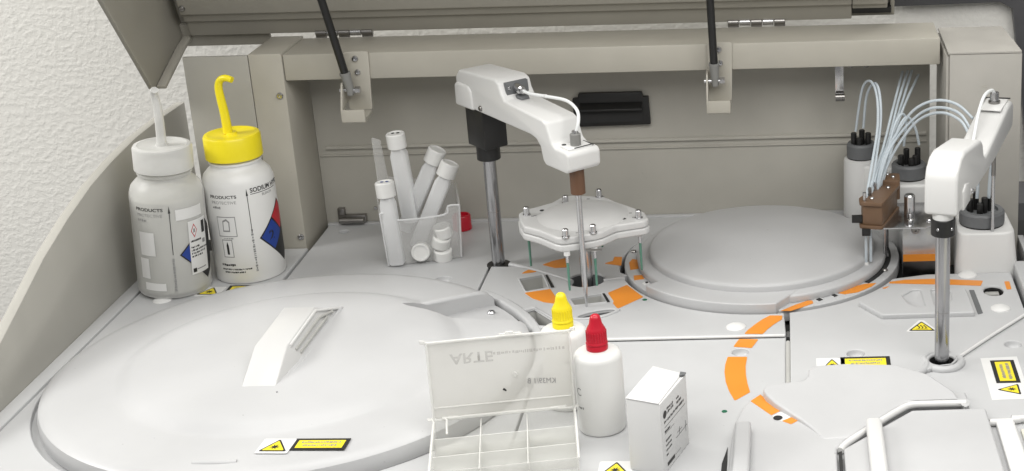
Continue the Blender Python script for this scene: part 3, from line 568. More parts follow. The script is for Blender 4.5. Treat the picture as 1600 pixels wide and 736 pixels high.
# ------------------------------------------------------------------ right probe arm
AR = thing('probe_arm', (11.65, -37.3, 0), 'white probe arm on a thick steel pole at right, reaching back to the wells', 'probe arm')
F = armframe((11.65, -37.3), (6.6, 19.7))
cyl('pole', (11.65, -37.3, -1.3), (11.65, -37.3, 11.8), 0.60, polem, AR, 32); cyl('pole_nick', (11.65, -37.3, 4.6), (11.65, -37.3, 4.63), 0.605, steeld, AR, 24)
cyl('collar', (11.65, -37.3, 11.3), (11.65, -37.3, 12.7), 0.98, blackm, AR, 32, 0.05); cyl('collar_ring', (11.65, -37.3, 12.6), (11.65, -37.3, 13.5), 0.85, labelw, AR, 32)
for a in (-60, 10): screw((11.65+0.97*math.cos(R(a-60)), -37.3+0.97*math.sin(R(a-60)), 12.0), (math.cos(R(a-60)), math.sin(R(a-60)), 0), 0.13, AR)
prof = [(-1.0, 13.2), (-0.95, 16.0), (-0.5, 16.9), (0.6, 17.6), (2, 17.75), (8.4, 16.8), (9.0, 16.3), (9.5, 15.2), (10.1, 14.8), (11, 14.85), (20.5, 16.35), (22.2, 16.35), (22.9, 16.0), (22.9, 14.1), (22.4, 13.75), (14.5, 13.1), (8, 13.05)]
ab = prism('arm_shell', prof, -1.35, 1.35, whitem, AR, 0.3, 4, f=F)
prism('side_cap', [(0.9, 13.1), (0.9, 14.7), (1.7, 15.1), (3.0, 14.8), (3.4, 14.2), (3.4, 13.15)], 1.2, 1.5, whitem, AR, 0.12, 3, f=F); screw(F(4.6, 13.55, 1.35), Vector(F(0, 0, 1))-Vector(F(0, 0, 0)), 0.22, AR)
prism('tip_plate', [(18.7, 16.3), (22.2, 16.4), (22.2, 16.5), (18.7, 16.42)], -0.95, 0.95, labelw, AR, 0.02, f=F)
tube('tip_slit', [F(18.6, 16.28, -0.9), F(19.3, 16.42, -1.15), F(22.3, 16.5, -1.15), F(22.5, 16.5, 1.1)], 0.07, labelk, AR, 8, 0)
cyl('tip_fitting', F(20.8, 16.3, -0.05), F(20.8, 17.5, -0.05), 0.42, steel, AR, 20, 0.08); cyl('tip_nut', F(20.8, 16.45, -0.05), F(20.8, 16.7, -0.05), 0.55, steeld, AR, 20)
tube('probe_hose', [F(11.3, 14.75, -0.2), F(13.0, 15.4, -0.3), F(16.0, 16.9, -0.5), F(18.5, 17.75, -0.5), F(20.2, 17.8, -0.2), F(20.8, 17.3, -0.05)], 0.16, hosew, AR)
cyl('needle_holder', F(20.8, 13.8, 0), F(20.8, 9.5, 0), 0.2, steeld, AR, 12); cyl('needle', F(20.8, 9.6, 0), F(20.8, 1.9, 0), 0.17, steel, AR, 12); cyl('needle_tip', F(20.8, 2, 0), F(20.8, 0.5, 0), 0.09, steel, AR, 10)

# ------------------------------------------------------------------ mixing hub
MH = thing('mixing_hub', (*HUB, 0), 'white star shaped mixing hub with six steel pins on a central shaft', 'mixing hub')
star = [(-25.95, -17.7), (-25.55, -19.6), (-24.9, -21.3), (-23.3, -22.5), (-21.6, -24.3), (-20.9, -24.7), (-18.2, -23.7), (-17.5, -23.2), (-16.4, -21.7), (-13.9, -20.7), (-13.6, -20.1), (-14.1, -18.3), (-15.2, -17.0), (-17.2, -15.0), (-18.0, -14.0), (-18.6, -13.5), (-21.6, -12.95), (-22.5, -13.4), (-23.3, -15.0), (-25.2, -16.6)]
star = rounded(star, 0.6, 3); c_ = Vector((-19.8, -18.7))
plate('hub_plate', [star], 6.3, 7.0, hubm, MH, 0.18); plate('hub_plate', [[tuple(c_+(Vector(p)-c_)*1.015) for p in star]], 5.65, 6.28, hubm, MH, 0.16)
lathe('hub_dome', [(4.3, 6.97), (4.0, 7.06), (3.5, 7.28), (2.8, 7.46), (1.6, 7.58), (0, 7.62)], (c_.x, c_.y, 0), hubm, MH, 48, sharp=70)
cyl('shaft', (HUB[0]+0.05, HUB[1], -2), (HUB[0]+0.05, HUB[1], 5.7), 0.58, steel, MH, 28); cyl('shaft_collar', (HUB[0]+.05, HUB[1], 5.0), (HUB[0]+.05, HUB[1], 5.7), 0.75, steeld, MH, 28)
for px, py in ((823, 336), (998, 341), (884, 371), (927, 364), (884, 318), (936, 308)):
    p = at(px, py, 7.0); k = lathe('pin', [(0.36, 0.0), (0.36, 0.1), (0.28, 0.12), (0.28, 0.72), (0.22, 0.8), (0, 0.8)], p, steel, MH, 16)
    d = lathe('paddle_collar', [(0.3, -1.7), (0.3, -1.35)], p, labelw, MH, 12)
    cyl('paddle_stem', (p.x, p.y, 5.4), (p.x, p.y, 4.6), 0.16, steel, MH, 12); cyl('paddle', (p.x, p.y, 4.6), (p.x, p.y, 1.9), 0.13, greenm, MH, 10, 0.02, 0.1)
for px, py in ((832, 338), (848, 329), (836, 337), (976, 342), (990, 340), (985, 333), (902, 364), (919, 311), (900, 315), (942, 307)):
    p = at(px, py, 7.0); box('print_mark', p.x-0.14, p.x+0.14, p.y-0.1, p.y+0.1, 6.995, 7.02, inkg, MH, 0)
for px, py in ((847, 329), (974, 342)): lathe('vent_hole', [(0.22, 0), (0.22, 0.03), (0, 0.03)], at(px, py, 7.0), labelk, MH, 16)
box('index_tab', -18.9, -17.5, -24.5, -24.3, 5.6, 5.8, steeld, MH, 0.02)

# ------------------------------------------------------------------ capped wells at the back right
def capwell(c, zt, rc, hc, fits, lab, body):
    t = thing('capped_well', (c[0], c[1], 0), lab, 'well', 'capped wells')
    body(t)
    cp = lathe('cap', [(rc*0.96, zt), (rc, zt+0.08), (rc, zt+hc-0.2), (rc-0.15, zt+hc), (rc*0.72, zt+hc), (rc*0.68, zt+hc-0.3), (0, zt+hc-0.3)], (c[0], c[1], 0), greym, t, 48)
    lathe('cap_seal', [(rc*0.97, zt-0.15), (rc*0.97, zt+0.02)], (c[0], c[1], 0), blackm, t, 40)
    for x, y, hh in fits:
        cyl('fitting', (c[0]+x, c[1]+y, zt+hc-0.35), (c[0]+x, c[1]+y, zt+hc+hh), 0.3, blackm, cp, 12, 0.05)
    return t
def body1(t):
    lathe('housing', [(1.9, 0), (1.8, 6.6), (1.75, 6.85), (1.5, 6.98), (0, 7.0)], (6.7, -3.2, 0), whitem, t, 40)
    plate('housing_bridge', [rounded([(6.7, -1.3), (6.7, -5.0), (10.5, -6.0), (10.5, -1.3)], 0.5)], 0, 6.55, whitem, t, 0.25)
def body2(t):
    plate('housing', [rounded([(7.4, -4.0), (7.4, -5.2), (9.2, -10.2), (14.3, -10.2), (14.3, -4.0)], 0.9, 6)], -1.0, 6.2, whitem, t, 0.3)
def body3(t):
    vs = []; a = rounded([(14.7, -18.7), (20.7, -18.7), (20.5, -11.2), (15.3, -11.2)], 1.3, 6); b2 = rounded([(15.0, -18.1), (20.4, -18.1), (20.2, -11.4), (15.4, -11.4)], 1.2, 6); n = len(a)
    mesh('housing', [(x, y, -0.6) for x, y in a]+[(x, y, 0.4) for x, y in a]+[(x, y, 4.0) for x, y in b2], [[k*n+i, k*n+(i+1) % n, (k+1)*n+(i+1) % n, (k+1)*n+i] for k in range(2) for i in range(n)]+[list(range(2*n, 3*n))], whitem, t, 0.2, 3)
capwell((6.7, -3.2), 7.05, 1.48, 1.5, [(-0.75, -0.2, 1.1), (-0.2, -0.8, 0.7), (0.1, 0.4, 1.2), (0.7, -0.3, 1.1)], 'grey capped well with black fittings nearest the round cover, by the back panel', body1)
capwell((11.2, -7.6), 6.3, 1.72, 1.4, [(-0.8, -0.3, 0.9), (-0.2, 0.5, 1.3), (0.6, -0.5, 0.9), (0.9, 0.4, 1.4), (0.2, -0.8, 0.7)], 'grey capped well in the middle, behind the brown manifold', body2)
capwell((17.55, -15.2), 4.1, 2.15, 1.3, [(-1.1, 0.1, 1.0), (-0.5, 0.8, 1.4), (0.2, -0.2, 1.2), (0.8, 0.4, 1.1), (-0.3, -0.8, 0.8)], 'largest grey capped well on a tapered white housing under the right arm', body3)

# ------------------------------------------------------------------ wash manifold with hoses
WM = thing('wash_manifold', (7.5, -16.5, 0), 'brown wash manifold with hoses on a steel plate beside the round cover', 'manifold')
q = [(6.1, -18.4), (7.9, -18.9), (9.7, -13.6), (9.3, -12.0), (8.4, -11.8), (6.2, -17.2)]
prism('manifold_body', rounded(q[:3]+[(8.2, -13.2), (6.0, -17.4)], 0.25, 3), 5.3, 7.2, brown, WM, 0.1)
prism('manifold_cap', rounded([(5.8, -18.6), (7.9, -19.1), (9.9, -13.6), (8.0, -13.0), (5.8, -17.4)], 0.3, 3), 7.2, 7.55, brown, WM, 0.06); prism('manifold_foot', rounded([(5.8, -18.6), (7.9, -19.1), (9.9, -13.6), (8.0, -13.0), (5.8, -17.4)], 0.3, 3), 4.95, 5.28, brown, WM, 0.06)
prism('manifold_step', rounded([(7.9, -13.6), (9.9, -13.8), (10.0, -11.4), (8.4, -11.3)], 0.3, 3), 6.0, 7.9, brown, WM, 0.1)
for p in ((7.0, -17.7, 7.55), (8.7, -14.7, 7.55), (9.3, -12.6, 7.9), (8.8, -11.8, 7.9)): screw(p, (0, 0, 1), 0.22, WM)
for k in range(4): cyl('nozzle', (6.3+0.55*k, -18.2+1.4*k, 7.4), (6.3+0.55*k, -18.2+1.4*k, 8.35), 0.17, steeld if k % 2 else steel, WM, 12)
box('clamp', 5.1, 6.1, -18.3, -17.9, 5.4, 6.1, blackm, WM, 0.05); box('clamp_block', 6.0, 6.8, -18.9, -18.2, 4.3, 5.0, blackm, WM, 0.05)
prism('steel_plate', [(6.8, -18.8), (11.8, -18.9), (13.2, -17.6), (13.2, -12.0), (9.2, -12.0)], 4.9, 5.05, steel, WM, 0.01)
lathe('post_nut', [(0.52, 5.05), (0.52, 7.3), (0.4, 7.45), (0, 7.45)], (10.6, -16.4, 0), steel, WM, 24); lathe('post_screw', [(0.35, 5.05), (0.35, 5.5), (0.18, 5.6), (0.22, 6.0), (0, 6.05)], (10.55, -17.9, 0), steel, WM, 16); screw((12.4, -17.2, 5.05), (0, 0, 1), 0.3, WM)
for p, m_, zb in (((6.4, -18.1), hose, 1.2), ((6.85, -17.9), hose, 1.4), ((8.3, -15.2), steel, 0.2), ((8.6, -14.6), steel, 0.0)): cyl('probe', (*p, 5.0), (*p, zb), 0.14, m_, WM, 10)
box('probe_tip', 6.2, 6.62, -18.3, -17.9, 0.15, 1.4, labelw, WM, 0.05)
Y0 = -14.0
def hz(pts): return [tuple(aty(x, y, d)) for x, y, d in pts]
HZ = [  [(1351, 322, -18), (1360, 270, -15), (1371, 200, -11), (1370, 150, -8), (1360, 127, -6), (1347, 140, -4.5), (1337, 205, -3.5)],
        [(1357, 318, -17), (1367, 260, -14), (1376, 190, -10), (1374, 145, -8), (1366, 130, -6), (1354, 150, -4.5), (1349, 200, -3.5)],
        [(1354, 318, -17.5), (1363, 280, -15), (1380, 230, -11), (1395, 170, -7), (1410, 112, -2)],
        [(1359, 312, -16.5), (1370, 270, -14), (1388, 220, -10), (1403, 160, -6), (1418, 111, -2)],
        [(1362, 308, -16), (1374, 262, -13), (1392, 215, -10), (1408, 165, -6), (1425, 110, -2)],
        [(1365, 303, -15.5), (1378, 255, -12.5), (1398, 205, -9.5), (1415, 160, -6), (1435, 117, -2)],
        [(1368, 300, -15), (1380, 250, -14), (1400, 210, -13.5), (1428, 172, -14), (1462, 157, -15), (1495, 163, -16), (1520, 185, -18)],
        [(1371, 297, -15), (1385, 245, -14), (1407, 208, -13.5), (1440, 176, -14.5), (1470, 168, -16), (1500, 178, -18), (1518, 205, -20)],
        [(1373, 295, -14.5), (1388, 255, -13.5), (1408, 220, -13.5), (1436, 187, -14.5), (1470, 176, -16.5), (1500, 188, -19), (1514, 210, -21)],
        [(1376, 292, -14), (1386, 240, -12), (1398, 195, -10), (1409, 178, -9), (1416, 190, -8.5), (1412, 228, -8)],
        [(1378, 290, -13.5), (1390, 245, -12), (1404, 200, -10), (1418, 183, -9), (1430, 200, -8.5), (1436, 226, -8)]]
for i, pts in enumerate(HZ): tube('hose', hz(pts), 0.135, hose, WM, 8, 6)
for dx in (-0.5, 0.6): tube('fitting_hose', [(17.6+dx, -15.0, 6.4), (17.7+dx, -15.2, 9), (18+dx, -15.6, 13)], 0.17, hose, WM, 8, 5)
# steel stand bracket in the gap behind the flap
SB = thing('steel_bracket', (11, -17, -2), 'polished steel bracket in the dark gap behind the right arm pole', 'bracket')
box('bracket_plate', 9.9, 13.9, -16.9, -16.6, -1.2, 4.85, steel, SB, 0.05); screw((11.1, -16.9, 4.1), (0, -1, 0), 0.4, SB, steeld)
box('painted_reflection', 9.95, 13.85, -16.96, -16.905, 0.9, 1.6, orange, SB, 0)  # orange reflection in the steel, painted on as a strip
PD = thing('pedestal', (9.6, -11.5, -2), 'light grey pedestal in the dark gap beside the orange marked ring', 'pedestal')
plate('pedestal_body', [rounded([(9.85, -9.0), (13.8, -9.0), (13.8, -12.6), (10.2, -12.6)], 0.5)], -1.8, 1.6, deckm, PD, 0.3); lathe('pedestal_knob', [(0.45, 0), (0.45, 0.4), (0.2, 0.5), (0, 0.5)], (11.0, -12.6, 0.7), greym, PD, 16, axis=(0, -1, 0))

# ------------------------------------------------------------------ wash bottles
def onbottle(r, cx=0, cy=0):
    return lambda ang, z: (cx+r*math.cos(R(ang)), cy+r*math.sin(R(ang)), z)
AOFF = {}
def patch(name, t, r, a0, a1, z0, z1, m, rnd=True, n=8):
    g = ORG[t.name]; vs = []
    for k in range(n+1):
        a = a0+(a1-a0)*k/n+AOFF.get(t.name, 20)
        for z in (z0, z1): vs.append((g.x+r*math.cos(R(a)), g.y+r*math.sin(R(a)), g.z+z))
    return mesh(name, vs, [[2*k, 2*k+2, 2*k+3, 2*k+1] for k in range(n)], m, t, sharp=60)
def polypatch(name, t, r, pts, m):
    g = ORG[t.name]; out = []; pts = [(a+AOFF.get(t.name, 20), z) for a, z in pts]
    for i, (a, z) in enumerate(pts):
        a2, z2 = pts[(i+1) % len(pts)]
        for k in range(10): out.append((a+(a2-a)*k/10, z+(z2-z)*k/10))
    ca = sum(p[0] for p in out)/len(out); cz = sum(p[1] for p in out)/len(out); n = len(out)
    rings = [(f_, [(ca+(a-ca)*f_, cz+(z-cz)*f_) for a, z in out]) for f_ in (1, .88, .76, .64, .52, .4, .28, .14)]
    vs = [(g.x+r*math.cos(R(a)), g.y+r*math.sin(R(a)), g.z+z) for f_, rr in rings for a, z in rr]+[(g.x+r*math.cos(R(ca)), g.y+r*math.sin(R(ca)), g.z+cz)]
    fs = [[k*n+i, k*n+(i+1) % n, (k+1)*n+(i+1) % n, (k+1)*n+i] for k in range(7) for i in range(n)]+[[7*n+i, 7*n+(i+1) % n, 8*n] for i in range(n)]
    return mesh(name, vs, fs, m, t, sharp=60)
def btext(t, body, size, r, a0, z, m, bold=0.0, sx=1.0, vert=False):
    g = ORG[t.name]
    def f(x, y):
        if vert: x, y = -y, x
        a = R(a0+AOFF.get(t.name, 20))+x/r; return (g.x+r*math.cos(a), g.y+r*math.sin(a), g.z+z+y)
    return textmesh('print_text', body, size, m, t, f, 'LEFT', 0, sx, bold)
def wash_bottle(loc, lab, bm_, capm, spoutm, spout, rot=None, liq=None):
    t = thing('wash_bottle', loc, lab, 'bottle', 'wash bottles', rot); g = Vector(loc); r = 3.3
    pr = [(r-0.4, 0.0), (r-0.1, 0.08), (r, 0.35), (r, 9.3), (r-0.05, 9.8), (r-0.25, 10.4), (r-0.65, 10.85), (r-0.95, 11.1), (r-1.0, 11.4), (2.42, 11.5), (2.42, 11.7), (2.2, 11.75), (2.2, 12.1)]
    lathe('bottle_body', pr, g, bm_, t, 64, sharp=50)
    if liq: lathe('liquid', [(r-0.55, 0.2), (r-0.15, 0.5), (r-0.15, 9.35), (0, 9.35)], g, liq, t, 48)
    cp = lathe('cap', [(2.5, 11.9), (2.62, 11.95), (2.62, 13.95), (2.5, 14.15), (2.2, 14.2), (2.0, 14.1), (0.55, 14.1), (0.5, 14.3), (0, 14.3)], g, capm, t, 64)
    for k in range(60):
        pass
    tube('spout', [tuple(g+Vector(p)) for p in spout], 0.44, spoutm, t, 14, 8, r1=0.30)
    # print on the front of the bottle (angles: 270 faces the camera)
    R0 = r+0.012
    btext(t, 'PRODUCTS', 0.42, R0, 217, 8.7, labelk, 0.02, 1.25); btext(t, 'PROTECTIVE', 0.40, R0, 219, 8.15, inkg, 0.0, 1.1); btext(t, '~4', 0.36, R0, 220, 7.65, inkg, 0.0, 1.0)
    return t, g, r
SPL = [(0, 0, 14.2), (0.0, 0, 16.3), (-0.05, 0, 17.6), (-0.15, -0.1, 18.6), (-0.1, -0.4, 19.3), (0.2, -0.9, 19.6)]
BL, g, r = wash_bottle((-59.35, -17.0, 0.2), 'translucent wash bottle with a frosted cap beside the left side wall', frost, capfrost, capfrost, SPL, (0, R(3.6), 0), liquid)
R0 = 3.312
for z0, z1, a0, a1 in ((4.3, 6.6, 219, 246), (2.0, 4.0, 216, 233), (0.85, 1.6, 222, 258)): patch('print_patch', BL, R0, a0, a1, z0, z1, labelw)
patch('print_patch', BL, R0, 282, 330, 7.7, 8.75, labelw)
patch('arrow_line', BL, R0, 272.5, 273.6, 4.4, 8.6, labelk, n=2); polypatch('arrow_head', BL, R0+.004, [(271.3, 8.5), (274.8, 8.5), (273, 9.2)], labelk); btext(BL, '~18', 0.3, R0, 274.5, 0.8, inkg, 0, 1, True)
polypatch('diamond_border', BL, R0, [(283, 4.3), (334, 7.4), (385, 4.3), (334, 1.2)], labelk); polypatch('hazard_diamond', BL, R0+.006, [(286, 4.3), (310, 5.8), (333, 4.3), (310, 2.8)], bluem)
sl = patch('paper_label', BL, R0+0.02, 300, 337, 2.1, 7.4, labelw)
polypatch('hazard_pictogram', BL, R0+0.03, [(304, 6.4), (310, 7.1), (316, 6.4), (310, 5.7)], rediam); polypatch('hazard_pictogram', BL, R0+0.036, [(305.3, 6.4), (310, 6.93), (314.7, 6.4), (310, 5.87)], labelw); polypatch('pictogram_mark', BL, R0+0.042, [(308, 6.2), (312, 6.25), (311.5, 6.6), (308.5, 6.6)], inkg)
for i, (tx, z) in enumerate((('~8', 5.3), ('~6', 4.7), ('~16', 4.4), ('~11', 4.1), ('~8', 3.8))): btext(BL, tx, 0.26, R0+0.032, 302.5, z, labelk, 0.01 if i < 2 else 0)
patch('print_block', BL, R0+0.03, 302.5, 309, 2.3, 2.7, labelk, n=3); patch('print_block', BL, R0+0.03, 310, 330, 2.5, 2.6, inkg, n=4)
patch('print_block', BL, R0+0.03, 326, 334, 5.9, 7.1, labelk, n=3); patch('print_block', BL, R0+0.03, 326, 333, 4.9, 5.3, inkg, n=3)
SPY = [(-0.3, 0, 14.2), (-0.35, 0, 16.0), (-0.5, 0, 17.5), (-0.55, 0, 18.6), (-0.3, -0.1, 19.3), (0.3, -0.3, 19.6), (1.0, -0.5, 19.45)]
BY, g, r = wash_bottle((-53.3, -13.3, 0.0), 'white wash bottle with a bright yellow cap and spout beside the post', bottlew, ylwcap, ylwcap, SPY)
for (z0, z1, a0, a1) in ((4.9, 6.9, 225, 257), (2.8, 4.6, 229, 247)):
    polypatch('pictogram_frame', BY, R0, [(a0, z0), (a1, z0), (a1, z1), (a0, z1)], inkg); polypatch('pictogram_field', BY, R0+.006, [(a0+1.2, z0+.08), (a1-1.2, z0+.08), (a1-1.2, z1-.08), (a0+1.2, z1-.08)], labelw)
polypatch('glove_pictogram', BY, R0+.012, [(234, 5.4), (246, 5.4), (247, 6.4), (242, 6.7), (235, 6.5)], inkg); polypatch('glove_pictogram', BY, R0+.018, [(235.5, 5.55), (244.5, 5.55), (245, 6.3), (241.5, 6.5), (236.5, 6.35)], labelw)
polypatch('bottle_pictogram', BY, R0+.012, [(236, 3.1), (240, 3.1), (240, 4.0), (238, 4.4), (236, 4.0)], labelk)
btext(BY, '~8', 0.2, R0, 233, 4.65, inkg); btext(BY, '~7', 0.34, R0, 222, 1.9, labelk, .015); btext(BY, '~22', 0.22, R0, 222, 1.5, labelk); btext(BY, '~16', 0.22, R0, 226, 1.2, labelk)
patch('arrow_line', BY, R0, 280.0, 281.1, 5.2, 9.0, labelk, n=2); polypatch('arrow_head', BY, R0+.004, [(278.8, 8.8), (282.3, 8.8), (280.5, 9.5)], labelk); btext(BY, '~24', 0.3, R0, 282, 1.2, inkg, 0.01, 1, True)
btext(BY, 'SODIUM HYPO', 0.62, R0, 286, 9.05, labelk, 0.025, 0.95); btext(BY, 'BLEACH', 0.34, R0, 306, 8.5, inkg, 0.015); patch('print_line', BY, R0, 286, 340, 8.86, 8.92, labelk)
polypatch('diamond_border', BY, R0, [(291, 4.4), (342, 7.6), (393, 4.4), (342, 1.2)], labelk); polypatch('diamond_red', BY, R0+.006, [(319.5, 6.1), (342, 7.4), (364, 6), (342, 4.5)], rediam)
polypatch('diamond_blue', BY, R0+.006, [(294.5, 4.4), (318, 5.9), (341, 4.4), (318, 2.9)], bluem); btext(BY, '2', 1.35, R0+.012, 309, 3.9, labelk, 0.02)

# ------------------------------------------------------------------ tube rack with tubes and loose caps
rk_c = at(663, 400, 0); rz = R(16)
RK = thing('tube_rack', rk_c, 'clear plastic bin holding capped tubes on the rear deck', 'bin')
def rf(x, y, z): c_, s_ = math.cos(rz), math.sin(rz); return (rk_c.x+x*c_-y*s_, rk_c.y+x*s_+y*c_, z)
prism('bin_floor', [(-3.4, -1.7), (3.4, -1.7), (3.4, 2.6), (-3.4, 2.6)], 0.02, 0.2, rackm, RK, 0.02, f=rf)
prism('bin_front', rounded([(-3.45, 0.1), (3.45, 0.1), (3.75, 5.6), (2.6, 5.6), (2.2, 4.7), (-2.2, 4.7), (-2.6, 5.6), (-3.75, 5.6)], 0.3), -1.85, -1.7, rackm, RK, 0.02, f=lambda a, b_, c: rf(a, c-0.04*b_, b_))
prism('bin_back', rounded([(-3.45, 0.1), (3.45, 0.1), (3.75, 6.5), (-2.6, 7.8), (-2.9, 11.6), (-3.75, 12.0)], 0.2), 2.6, 2.75, rackm, RK, 0.02, f=lambda a, b_, c: rf(a, c, b_))
for sx_ in (-1, 1): prism('bin_side', [(-1.7, 0.1), (2.6, 0.1), (2.6, 6.4), (-1.95, 5.6)], 3.45, 3.6, rackm, RK, 0.02, f=lambda a, b_, c: rf(sx_*(c+0.05*b_), a, b_))
tube('bin_rim', [rf(-3.75, -2.0, 5.6), rf(-2.7, -2.0, 5.6), rf(-2.3, -1.97, 4.75), rf(2.2, -1.97, 4.75), rf(2.7, -2.0, 5.6), rf(3.75, -2.0, 5.6)], 0.1, tubem, RK, 8, 4)
for sx_ in (-1, 1): tube('bin_rim', [rf(sx_*3.5, -1.75, 0.1), rf(sx_*3.78, -1.98, 5.6)], 0.1, tubem, RK, 8, 0)
def stub(capc, foot, d0, d1, wd, lab, mk=True):
    """square frosted tube between two points; cap at the upper end"""
    a = aty(*foot, d0); b2 = aty(*capc, d1); ax = (b2-a); L = ax.length; q = Vector((0, 0, 1)).rotation_difference(ax.normalized())
    t = thing('sample_tube', a, lab, 'tube', 'capped tubes in the clear bin')
    sq = rounded([(-wd, -wd), (wd, -wd), (wd, wd), (-wd, wd)], wd*0.5, 3); n = len(sq); vs = []; lv = ((0, .85), (.15, 1), (L-2.2, 1), (L-1.6, .75), (L-1.0, .75))
    for z, f_ in lv: vs += [tuple(a+q @ Vector((x*f_, y*f_, z))) for x, y in sq]
    mesh('tube_body', vs, [[k*n+i, k*n+(i+1) % n, (k+1)*n+(i+1) % n, (k+1)*n+i] for k in range(4) for i in range(n)]+[list(range(n))[::-1], list(range(4*n, 5*n))], tubem, t, sharp=40)
    pr = [(0.86, L-1.5), (0.92, L-1.45), (0.92, L-0.1), (0.84, L), (0.7, L), (0.66, L-0.06), (0, L-0.06)]
    cp = lathe('cap', pr, a, bottlew, t, 36, axis=ax)
    if mk:
        for s_ in (-0.25, 0.25):
            p = a+q @ Vector((s_, 0.1, L-0.03)); lathe('ink_mark', [(0.16, 0), (0.16, 0.02), (0, 0.02)], p, bluem if wd < .75 else labelk, cp, 8, axis=ax)
    return t
stub((617, 208), (643, 345), -9.2, -9.6, 0.78, 'tall frosted tube with an ink dot on its cap, rearmost in the bin')
stub((600, 284), (622, 412), -12.6, -12.2, 0.72, 'frosted tube with blue ink on its cap at the left of the bin')
stub((684, 233), (632, 358), -8.6, -8.6, 0.74, 'leaning frosted tube, left of the crossed pair in the bin', False)
stub((704, 254), (652, 385), -10.4, -9.6, 0.74, 'leaning frosted tube, right of the crossed pair in the bin', False)
def loosecap(px, py, d, ax, lab):
    c = aty(px, py, d); t = thing('loose_cap', c, lab, 'cap', 'loose white caps in the bin')
    lathe('cap_shell', [(0.85, -0.55), (0.9, -0.5), (0.9, 0.5), (0.82, 0.58), (0.72, 0.58), (0.68, 0.45), (0, 0.45)], c, bottlew, t, 36, axis=ax)
    lathe('cap_rib', [(0.92, -0.4), (0.92, -0.3)], c, bottlew, t, 36, axis=ax)
loosecap(658, 393, -11.9, (0.1, -1, 0.15), 'loose white cap lying on its side at the front of the bin')
loosecap(692, 397, -11.4, (0.1, -0.2, 1), 'loose white cap at the bottom of the small pile in the bin')
loosecap(689, 377, -11.2, (0.35, -0.3, 1), 'loose white cap in the middle of the small pile in the bin')
loosecap(692, 361, -10.9, (-0.1, -0.2, 1), 'loose white cap on top of the small pile in the bin')
rc_ = (-34.8, -2.6, 0.0)
t = thing('red_cap', rc_, 'small red cap behind the clear bin, by the steel pole', 'cap')
lathe('cap_shell', [(0.85, 0.02), (0.95, 0.1), (0.95, 1.5), (0.88, 1.6), (0.75, 1.6), (0.72, 1.3), (0, 1.3)], rc_, redm, t, 32); lathe('cap_band', [(0.98, 0.05), (0.98, 0.3)], rc_, redm, t, 32)

# ------------------------------------------------------------------ dropper bottles
for k_ in ('dropper_bottle', 'dropper_bottle.001'): AOFF[k_] = 4
def dropper(loc, lab, capm, h):
    t = thing('dropper_bottle', loc, lab, 'bottle', 'dropper bottles'); g = Vector(loc)
    lathe('bottle_body', [(1.45, 0), (1.72, 0.06), (1.83, 0.3), (1.83, h-0.5), (1.74, h-0.18), (1.5, h), (0.95, h+0.12), (0.8, h+0.14), (0.8, h+0.4)], g, bottlew, t, 56, sharp=50)
    cp = lathe('cap', [(0.82, h+0.16), (0.82, h+0.5), (0.78, h+0.54), (0.78, h+0.62), (0.84, h+0.66), (0.8, h+0.8), (0.76, h+0.85), (0.74, h+1.7), (0.68, h+1.85), (0.5, h+2.2), (0.42, h+2.6), (0.36, h+2.8), (0.22, h+2.92), (0, h+2.95)], g, capm, t, 40, sharp=45)
    for k in range(24):
        a = 2*math.pi*k/24; box('cap_rib', g.x+0.76*math.cos(a)-0.03, g.x+0.76*math.cos(a)+0.03, g.y+0.76*math.sin(a)-0.03, g.y+0.76*math.sin(a)+0.03, g.z+h+0.9, g.z+h+1.65, capm, cp, 0)
    return t
DY_ = dropper((-18.4, -43.0, 0), 'white dropper bottle with a yellow nozzle cap behind the clear case', ylwcap, 6.45)
polypatch('faded_label', DY_, 1.845, [(262, 2.6), (300, 2.6), (300, 4.6), (262, 4.6)], labelw); btext(DY_, '~3', 0.28, 1.85, 272, 4.2, labelk); btext(DY_, 'I', 0.5, 1.85, 303, 3.4, rediam, .03)
DR = dropper((-15.25, -47.3, 0), 'white dropper bottle with a red nozzle cap beside the carton', redm, 6.45)
btext(DR, 'C', 0.9, 1.845, 205, 3.3, inkg); btext(DR, '~3', 0.3, 1.845, 212, 2.2, inkg)

# ------------------------------------------------------------------ carton
cb = [(-12.5, -54.0), (-10.0, -55.05), (-8.45, -50.2), (-10.98, -48.85)]
CB = thing('carton', (-10.5, -52, 0), 'small white cardboard carton with black print beside the red capped bottle', 'carton')
prism('carton_body', cb, 0.02, 5.7, cardm, CB, 0.04)
prism('carton_flap', [(cb[0][0]-.03, cb[0][1]-.03), (cb[1][0]-0.12, cb[1][1]+.0), (cb[2][0]-.28, cb[2][1]+.0), (cb[3][0], cb[3][1])], 5.72, 5.78, cardm, CB, 0.015)
e0 = Vector((cb[1][0], cb[1][1], 0)); ex = (Vector((cb[2][0], cb[2][1], 0))-e0).normalized(); nn = Vector((ex.y, -ex.x, 0))
def cf(x, y): return tuple(e0+ex*x+nn*0.012+Vector((0, 0, y)))
def cbox(x0, x1, y0, y1, m=labelk, name='print_block'):
    return mesh(name, [cf(x0, y0), cf(x1, y0), cf(x1, y1), cf(x0, y1)], [[0, 1, 2, 3]], m, CB, sharp=0)
lathe('logo_mark', [(0.3, 0), (0.3, 0.012), (0, 0.012)], cf(0.75, 4.55), labelk, CB, 20, axis=nn)
for y_, x_ in ((4.68, 1.15), (4.4, 1.15)): textmesh('print_text', '~7', 0.3, labelk, CB, lambda x, y: cf(x_+x, y_+y), bold=.03)
textmesh('print_text', '~21', 0.3, labelk, CB, lambda x, y: cf(0.6+x, 3.85+y), bold=.03)
